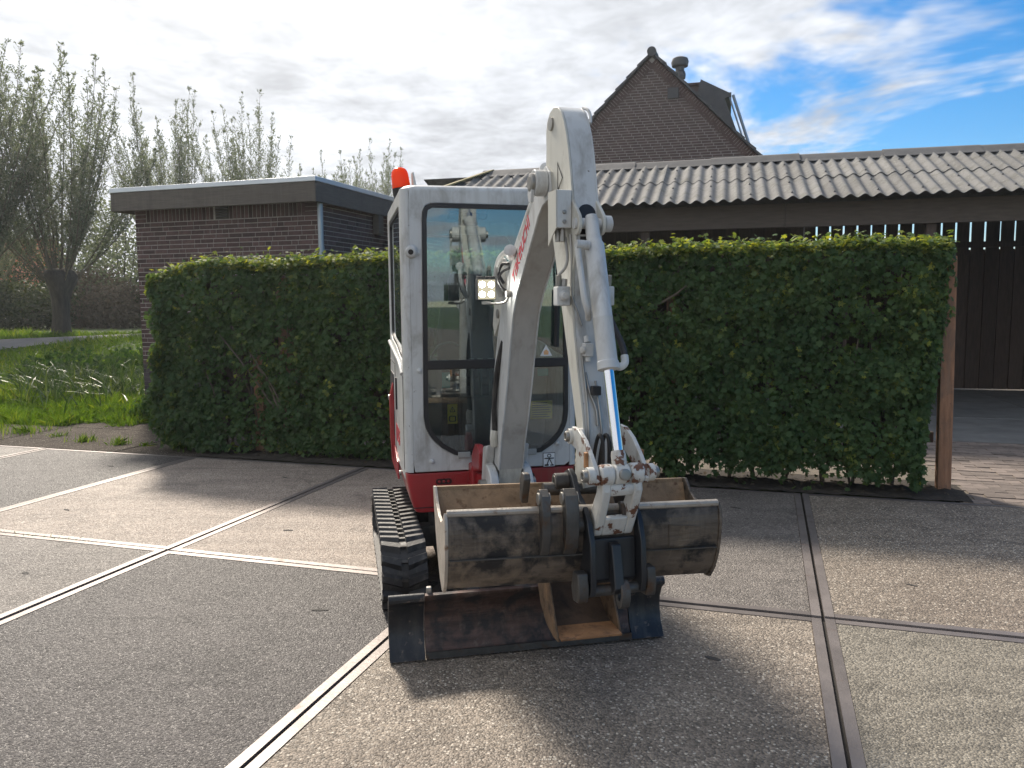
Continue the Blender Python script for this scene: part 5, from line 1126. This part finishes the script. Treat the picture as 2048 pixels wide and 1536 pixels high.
# cylinder mount ears, bucket cylinder
for sg in (-1, 1):
    q = MB(xf=BF); pts = [(1.12, 1.99)] + [(1.192 + .036 * math.cos(R(a)), 1.875 + .042 * math.sin(R(a))) for a in range(60, -130, -15)] + [(1.13, 1.76)]; q.prism(pts, sg * .040, sg * .0535, 0); q.build('cylinder_ear', 'cream_paint', arm, bevel=.003)
q = MB(xf=BF); q.cyl((-.062, 1.195, 1.875), (.066, 1.195, 1.875), .020, n=16); q.lathe([(.030, 0), (.030, .024), (.022, .028), (.021, .020), (.001, .020)], (.056, 1.195, 1.875), (1, 0, 0), 16); q.build('cylinder_pin', 'white_paint', arm)
q = MB(xf=BF); ar_ = [(.034 * math.cos(R(a)), 1.915 + .034 * math.sin(R(a))) for a in range(0, 181, 15)] + [(-.034, 1.80), (.034, 1.80)]; q.add([(s_, 1.164 - (z_ - 1.915) * .215 + .0025, z_) for s_, z_ in ar_] + [(s_, 1.164 - (z_ - 1.915) * .215 - .01, z_) for s_, z_ in ar_], [list(range(len(ar_)))] + [(i, (i + 1) % len(ar_), len(ar_) + (i + 1) % len(ar_), len(ar_) + i) for i in range(len(ar_))]); q.build('slot_dark_plate', 'seal_black', arm)  # black plate laid on the arm face, painting the dark of a cutout
C0, C1 = Vector((0, 1.212, 1.885)), Vector((0, 1.487, 1.010)); dC = (C1 - C0).normalized(); LCY = (C1 - C0).length
q = MB(xf=BF)
q.lathe([(.001, -.02), (.020, -.018), (.0255, .0), (.0265, .075), (.030, .085), (.0355, .095), (.0355, .365), (.0362, .367), (.0362, .372), (.0355, .374), (.0355, .525), (.0385, .53), (.0385, .556), (.022, .560)], C0, dC, 28); bcy = q.build('bucket_cylinder', 'white_paint', ex, smooth=30)
q = MB(xf=BF); q.lathe([(.0190, .55), (.0190, LCY - .06)], C0, dC, 20); q.build('piston_rod', 'chrome', bcy)
q = MB(xf=BF); q.lathe([(.023, LCY - .075), (.026, LCY - .06), (.026, LCY)], C0, dC, 16); q.build('rod_eye', 'chipped_white', bcy)
for pts, r_, mt in (([(-.035, 1.265, 1.79), (-.066, 1.262, 1.785), (-.07, 1.265, 1.76), (-.066, 1.285, 1.68), (-.06, 1.30, 1.60), (-.045, 1.295, 1.555), (-.03, 1.26, 1.53)], .0115, 'white_paint'),
                    ([(.05, 1.18, 1.60), (.062, 1.25, 1.52), (.07, 1.33, 1.44), (.068, 1.36, 1.40)], .012, 'black_rubber'), ([(.068, 1.36, 1.40), (.064, 1.372, 1.375), (.045, 1.376, 1.362), (.03, 1.37, 1.37)], .014, 'white_paint')):
    q = MB(xf=BF); q.tube(catmull(pts, 5), r_, 10); q.build('hose' if mt == 'black_rubber' else 'pipe', mt, bcy)
q = MB(xf=BF); q.cyl((-.078, 1.262, 1.795), (-.03, 1.262, 1.792), .017, n=12); q.build('pipe_elbow', 'white_paint', bcy)
# check-valve blocks either side
for sg in (-1, 1):
    q = MB(xf=BF); c = (sg * .088, 1.135, 1.612); q.box(c, (.052, .05, .072)); vbk = q.build('valve_block', 'white_paint', arm, bevel=.005)
    q = MB(xf=BF); q.lathe([(.020, 0), (.020, .008), (.014, .010), (.013, .022), (.001, .023)], (sg * .088, 1.16, 1.614), (0, 1, 0), 6 if 0 else 16); q.build('valve_plug', 'white_paint', vbk)
    q = MB(xf=BF); q.tube([(sg * .10, 1.13, 1.645), (sg * .10, 1.135, 1.69)], .012, 8); q.tube([(sg * .08, 1.13, 1.645), (sg * .076, 1.125, 1.675)], .014, 8); q.build('valve_fitting', 'bolt_steel', vbk)
    q = MB(xf=BF); q.box((sg * .064, 1.10, 1.60), (.026, .06, .03)); q.build('valve_bracket', 'white_paint', vbk)
for pts, r_ in (([(-.10, 1.135, 1.69), (-.075, 1.14, 1.72), (-.066, 1.135, 1.76), (-.07, 1.12, 1.83)], .006), ([(-.06, 1.15, 1.84), (-.058, 1.16, 1.75), (-.055, 1.155, 1.62), (-.035, 1.165, 1.55), (-.02, 1.17, 1.50)], .004), ([(-.02, 1.205, 1.33), (-.015, 1.235, 1.26), (.0, 1.26, 1.20), (.0, 1.275, 1.14)], .005), ([(-.03, 1.19, 1.40), (-.03, 1.25, 1.22), (-.035, 1.28, 1.12), (-.04, 1.285, 1.07)], .005), ([(.01, 1.23, 1.30), (.012, 1.27, 1.18), (.015, 1.285, 1.10)], .005)):
    q = MB(xf=BF); q.tube(catmull(pts, 5), r_, 8); q.build('pipe', 'bolt_steel', arm)
q = MB(xf=BF); q.box((-.012, 1.205, 1.415), (.034, .04, .05)); q.cyl((-.012, 1.205, 1.44), (-.012, 1.195, 1.465), .012, n=10); q.cyl((-.012, 1.21, 1.39), (-.012, 1.212, 1.37), .010, n=10); q.lathe([(.016, 0), (.013, .012), (.001, .013)], (-.03, 1.215, 1.415), (-1, .3, 0), 12); q.build('tee_block', 'white_paint', arm, bevel=.004)
q = MB(xf=BF); q.box((-.002, 1.262, 1.268), (.034, .03, .034)); q.build('pipe_clamp', 'seal_black', arm, bevel=.004)
q = MB(xf=BF)
for k in (-1, 1): q.tube(catmull([(.012 * k - .015, 1.30, 1.00), (.012 * k - .018, 1.335, 1.08), (.012 * k - .015, 1.36, 1.12), (.012 * k - .01, 1.38, 1.10), (.012 * k - .005, 1.37, 1.02)], 5), .007, 8)
q.build('hose_loop', 'black_rubber', arm)

# ---- bucket levers, H-link, coupler
def lever(sg):
    q = MB(xf=BF); o_ = [(1.235, 1.115), (1.275, 1.142), (1.33, 1.140), (1.395, 1.112), (1.45, 1.07), (1.495, 1.03), (1.512, .99), (1.50, .972), (1.47, .972), (1.43, 1.0), (1.37, 1.035), (1.31, 1.065), (1.265, 1.075), (1.24, 1.09)]
    q.prism(o_, sg * .082, sg * .098, 0); lv = q.build('tilt_lever', 'chipped_white', ex, bevel=.003)
    q = MB(xf=BF); q.cyl((sg * .052, 1.262, 1.105), (sg * .108, 1.262, 1.105), .028, n=18); q.lathe([(.020, 0), (.019, .012), (.012, .013), (.011, .005)], (sg * .108, 1.262, 1.105), (sg, 0, 0), 14, 1); q.build('pivot_boss', ['chipped_white', 'bolt_steel'], lv, bevel=.002)
    q = MB(xf=BF); q.cyl((sg * .098, 1.487, 1.005), (sg * .122, 1.487, 1.005), .030, n=18); q.lathe([(.022, 0), (.021, .016), (.013, .018), (.012, .008)], (sg * .122, 1.487, 1.005), (sg, 0, 0), 14, 1); q.build('pin_head', ['chipped_white', 'bolt_steel'], lv, bevel=.002)
    q = MB(xf=BF); q.box((sg * .103, 1.43, 1.048), (.012, .022, .055)); q.build('keeper_plate', 'rust_orange', lv, bevel=.003)
lever(-1); lever(1)
q = MB(xf=BF); q.cyl((-.080, 1.487, 1.005), (-.029, 1.487, 1.005), .036, n=20); q.cyl((.029, 1.487, 1.005), (.080, 1.487, 1.005), .036, n=20); q.cyl((-.028, 1.487, 1.005), (.028, 1.487, 1.005), .036, n=20)
hl = [(1.505, .985), (1.512, .95), (1.49, .90), (1.455, .83), (1.425, .775), (1.385, .765), (1.355, .785), (1.36, .82), (1.40, .87), (1.45, .94), (1.462, .985)]
for s0, s1 in ((-.075, -.040), (.040, .075)): q.prism(hl, s0, s1, 0)
q.prism([(1.505, .975), (1.512, .955), (1.50, .93), (1.46, .935), (1.465, .975)], -.045, .045, 0); q.prism([(1.462, .845), (1.425, .775), (1.385, .765), (1.40, .81), (1.43, .85)], -.045, .045, 0); q.build('bucket_link', 'chipped_white', ex, bevel=.009, seg=3)
q = MB(xf=BF); q.lathe([(.020, 0), (.020, .010), (.014, .012), (.001, .010)], (.0, 1.522, 1.010), (0, 1, .1), 16); q.build('link_screw', 'bolt_steel', ex)
# coupler
cp = MB(xf=BF); plate = [(1.205, .965), (1.245, .982), (1.285, .965), (1.33, .905), (1.40, .875), (1.44, .84), (1.475, .76), (1.485, .62), (1.475, .575), (1.41, .575), (1.36, .62), (1.30, .75), (1.22, .86), (1.19, .91)]
for s0, s1 in ((-.105, -.083), (.083, .105)): cp.prism(plate, s0, s1, 0)
cp.prism([(1.43, .765), (1.44, .62), (1.42, .60), (1.38, .70), (1.40, .765)], -.083, .083, 0); co_ = cp.build('quick_coupler', 'black_paint', ex, bevel=.005)
for (u, z) in ((1.240, .935), (1.392, .812)):
    q = MB(xf=BF); q.cyl((-.155, u, z), (-.105, u, z), .031, n=20); q.lathe([(.024, 0), (.022, .003), (.014, -.002), (.001, -.002)], (-.155, u, z), (-1, 0, 0), 16, 1); q.build('pin_boss', ['steel_dark', 'bolt_steel'], co_, bevel=.004)
    q = MB(xf=BF); q.cyl((.105, u, z), (.15, u, z), .027, n=20); q.build('pin_boss', 'steel_dark', co_, bevel=.004)
q = MB(xf=BF); q.prism([(1.435, .755), (1.462, .75), (1.485, .66), (1.498, .60), (1.475, .575), (1.44, .62)], -.022, .016, 0); q.build('coupler_wedge', 'black_paint', co_, bevel=.006)
q = MB(xf=BF)
ro, ri = .052, .022; cc_ = (1.475, .575)
q.ring([(cc_[0] + ro * .62 * math.cos(R(a)), cc_[1] + ro * math.sin(R(a))) for a in range(0, 360, 15)], [(cc_[0] + ri * .8 * math.cos(R(a)), cc_[1] + ri * math.sin(R(a))) for a in range(0, 360, 15)], .0, .035, 0, n=36); q.build('lifting_hook', 'steel_dark', co_, bevel=.005)
for s0, s1 in ((-.150, -.108), (.108, .145)):
    q = MB(xf=BF); q.prism([(1.42, .66), (1.47, .66), (1.482, .60), (1.47, .555), (1.42, .55), (1.40, .60)], s0, s1, 0); q.build('hook_lug', 'steel_dark', co_, bevel=.008)
q = MB(xf=BF); q.cyl((-.14, 1.445, .585), (.14, 1.445, .585), .020, n=14); q.build('lower_pin', 'steel_dark', co_)

# ---- ditching bucket
DF = bframe(12.0, .022)
fp = [(1.385, .872), (1.405, .850), (1.412, .80), (1.408, .74), (1.395, .685), (1.372, .63), (1.335, .585), (1.305, .578)]; bk = [(1.26, .60), (1.20, .66), (1.145, .745), (1.105, .83), (1.09, .878)]
shell = fp + bk; th_ = .010
inn = []
for i, p in enumerate(shell):
    a = Vector(shell[max(i - 1, 0)]); b = Vector(shell[min(i + 1, len(shell) - 1)]); d = (b - a).normalized(); inn.append((p[0] + d.y * th_ * 1.0, p[1] - d.x * th_ * 1.0))
def shellmesh(prof, prof_in, s0, s1, xf):
    q = MB(xf=xf); n = len(prof); vs = [(s, u, z) for s in (s0, s1) for u, z in prof] + [(s, u, z) for s in (s0, s1) for u, z in prof_in]; fs = []; mi = []
    for k in range(n - 1): fs.append((k, k + 1, n + k + 1, n + k)); mi.append(0); fs.append((2 * n + k, 3 * n + k, 3 * n + k + 1, 2 * n + k + 1)); mi.append(1)
    for a, b in ((0, 2 * n), (n, 3 * n)):
        for k in range(n - 1): fs.append((a + k, b + k, b + k + 1, a + k + 1)); mi.append(0)
    fs += [(0, n, 3 * n, 2 * n), (n - 1, 3 * n - 1, 4 * n - 1, 2 * n - 1)]; mi += [0, 0]
    q.add(vs, fs); q.mi = mi; return q
inn2 = [(2 * p[0] - a[0], 2 * p[1] - a[1]) if False else a for p, a in zip(shell, inn)]
q = shellmesh(shell, inn2, -.494, .494, DF); db = q.build('ditching_bucket', ['bucket_steel', 'bucket_inside'], ex, smooth=35)
q = MB(xf=DF); q.tube([(-.496, 1.392, .868), (.496, 1.392, .868)], .0135, 10); q.build('lip_bar', 'bucket_edge', db)
q = MB(xf=DF); q.bb(-.494, .494, 1.078, 1.094, .855, .895); q.build('cutting_edge', 'bucket_inside', db, bevel=.003)
for sg in (-1, 1):
    q = MB(xf=DF); pl = [(1.395, .872), (1.412, .85), (1.418, .80), (1.412, .735), (1.398, .68), (1.374, .622), (1.335, .572), (1.30, .566), (1.25, .59), (1.19, .655), (1.135, .74), (1.095, .83), (1.078, .895), (1.11, .90), (1.16, .855), (1.23, .822), (1.30, .815), (1.35, .835)]
    q.prism(pl, sg * .4945, sg * .506, 0); q.build('side_plate', 'bucket_edge' if sg < 0 else 'bucket_steel', db, bevel=.002)
q = MB(xf=DF); q.add([(.30, 1.4135, .80), (.42, 1.4135, .79), (.415, 1.4045, .715), (.305, 1.4045, .72), (.30, 1.4175, .80), (.42, 1.4175, .79), (.415, 1.4085, .715), (.305, 1.4085, .72)], [(4, 5, 6, 7), (0, 1, 5, 4), (1, 2, 6, 5), (2, 3, 7, 6), (3, 0, 4, 7)]); q.build('wear_plate', 'bucket_steel', db)
q = MB(xf=DF); q.bb(-.49, .49, 1.398, 1.4105, .705, .709); q.build('weld_seam', 'steel_dark', db)
for s_, ew in ((-.160, .016), (-.068, .024)):      # curved ears of the bucket
    q = MB(xf=DF); ear = [(1.40, .70), (1.435, .74), (1.452, .80), (1.45, .88), (1.435, .925), (1.405, .945), (1.375, .935), (1.36, .905), (1.385, .90), (1.39, .85), (1.385, .76)]; q.prism(ear, s_ - ew, s_ + ew, 0); er = q.build('ear', 'steel_dark', db, bevel=.004)
    q = MB(xf=DF); q.cyl((s_ - ew - .006, 1.405, .91), (s_ + ew + .006, 1.405, .91), .022, n=16); q.build('ear_bush', 'bolt_steel', er, bevel=.002)
q = MB(xf=DF); ear = [(1.30, .87), (1.345, .965), (1.33, .985), (1.30, .985), (1.275, .96), (1.265, .88)]; q.prism(ear, -.215, -.190, 0); q.build('ear', 'steel_dark', db, bevel=.005)
q = MB(xf=DF); q.cyl((.115, 1.41, .86), (.165, 1.41, .86), .032, n=18); q.cyl((.165, 1.41, .86), (.18, 1.41, .86), .018, n=12); q.build('pin_end', 'steel_dark', db, bevel=.004)
q = MB(xf=DF); q.cyl((-.12, 1.24, .905), (.12, 1.24, .905), .024, n=16); q.build('cross_pin', 'steel_dark', db)

# ---- narrow digging bucket hung over the blade, a thing of its own
_nf = bframe(12.5)
NF = lambda s, u, z: _nf(s * 1.12 + .118, .82 + (u - .82) * 1.1 + .06, .40 + (z - .40) * 1.1 - .022); NB0 = Vector(BF(0, .80, 0)); nb = empty('digging_bucket', E0, EA, label='narrow rusty digging bucket hanging open below the coupler in front of the blade', cat='bucket')
NP = [(.955, .268), (.90, .262), (.80, .275), (.72, .32), (.675, .39), (.67, .47), (.70, .53)]
NI = [(.955, .276), (.90, .271), (.805, .284), (.728, .327), (.685, .394), (.68, .47), (.708, .524)]
q = shellmesh(NP, NI, -.115, .115, NF); q.build('shell', ['blade_rust', 'dark_rust'], nb, smooth=35)
for sg in (-1, 1):
    q = MB(xf=NF); sp = [(.965, .262), (.90, .256), (.80, .268), (.715, .315), (.667, .388), (.662, .47), (.69, .54), (.78, .54), (.80, .48), (.86, .41), (.885, .37)]; q.prism(sp, sg * .1152, sg * .123, 0); q.build('side_plate', 'scoop_side', nb, bevel=.002)
q = MB(xf=NF); q.bb(-.1148, .1148, .86, .985, .272, .280); q.build('cutting_edge', 'rust_orange', nb, bevel=.002)
q = MB(xf=NF)
for s_ in (-.06, .06): q.prism([(.68, .42), (.62, .40), (.60, .33), (.575, .33), (.575, .47), (.66, .53)], s_ - .01, s_ + .01, 0)
q.build('hanger', 'steel_dark', nb, bevel=.003)

# ------------------------------------------------------------------ added air volume imitating the backlit veil of lens glare
hz, ht, ho = newmat('glare_veil_air'); HN = NT(ht)
pv = HN.n('ShaderNodeVolumePrincipled', {'Color': (.95, .97, 1, 1), 'Density': .0010, 'Anisotropy': .6}); ht.links.new(pv.outputs[0], ho.inputs['Volume']); MATS['glare_veil_air'] = hz
q = MB(); q.bb(-260, 260, -260, 310, -1.1, 13.5); q.build('glare_veil', 'glare_veil_air', kind='stuff', smooth=0, label='thin added volume imitating lens glare over the whole yard', cat='glare_veil')
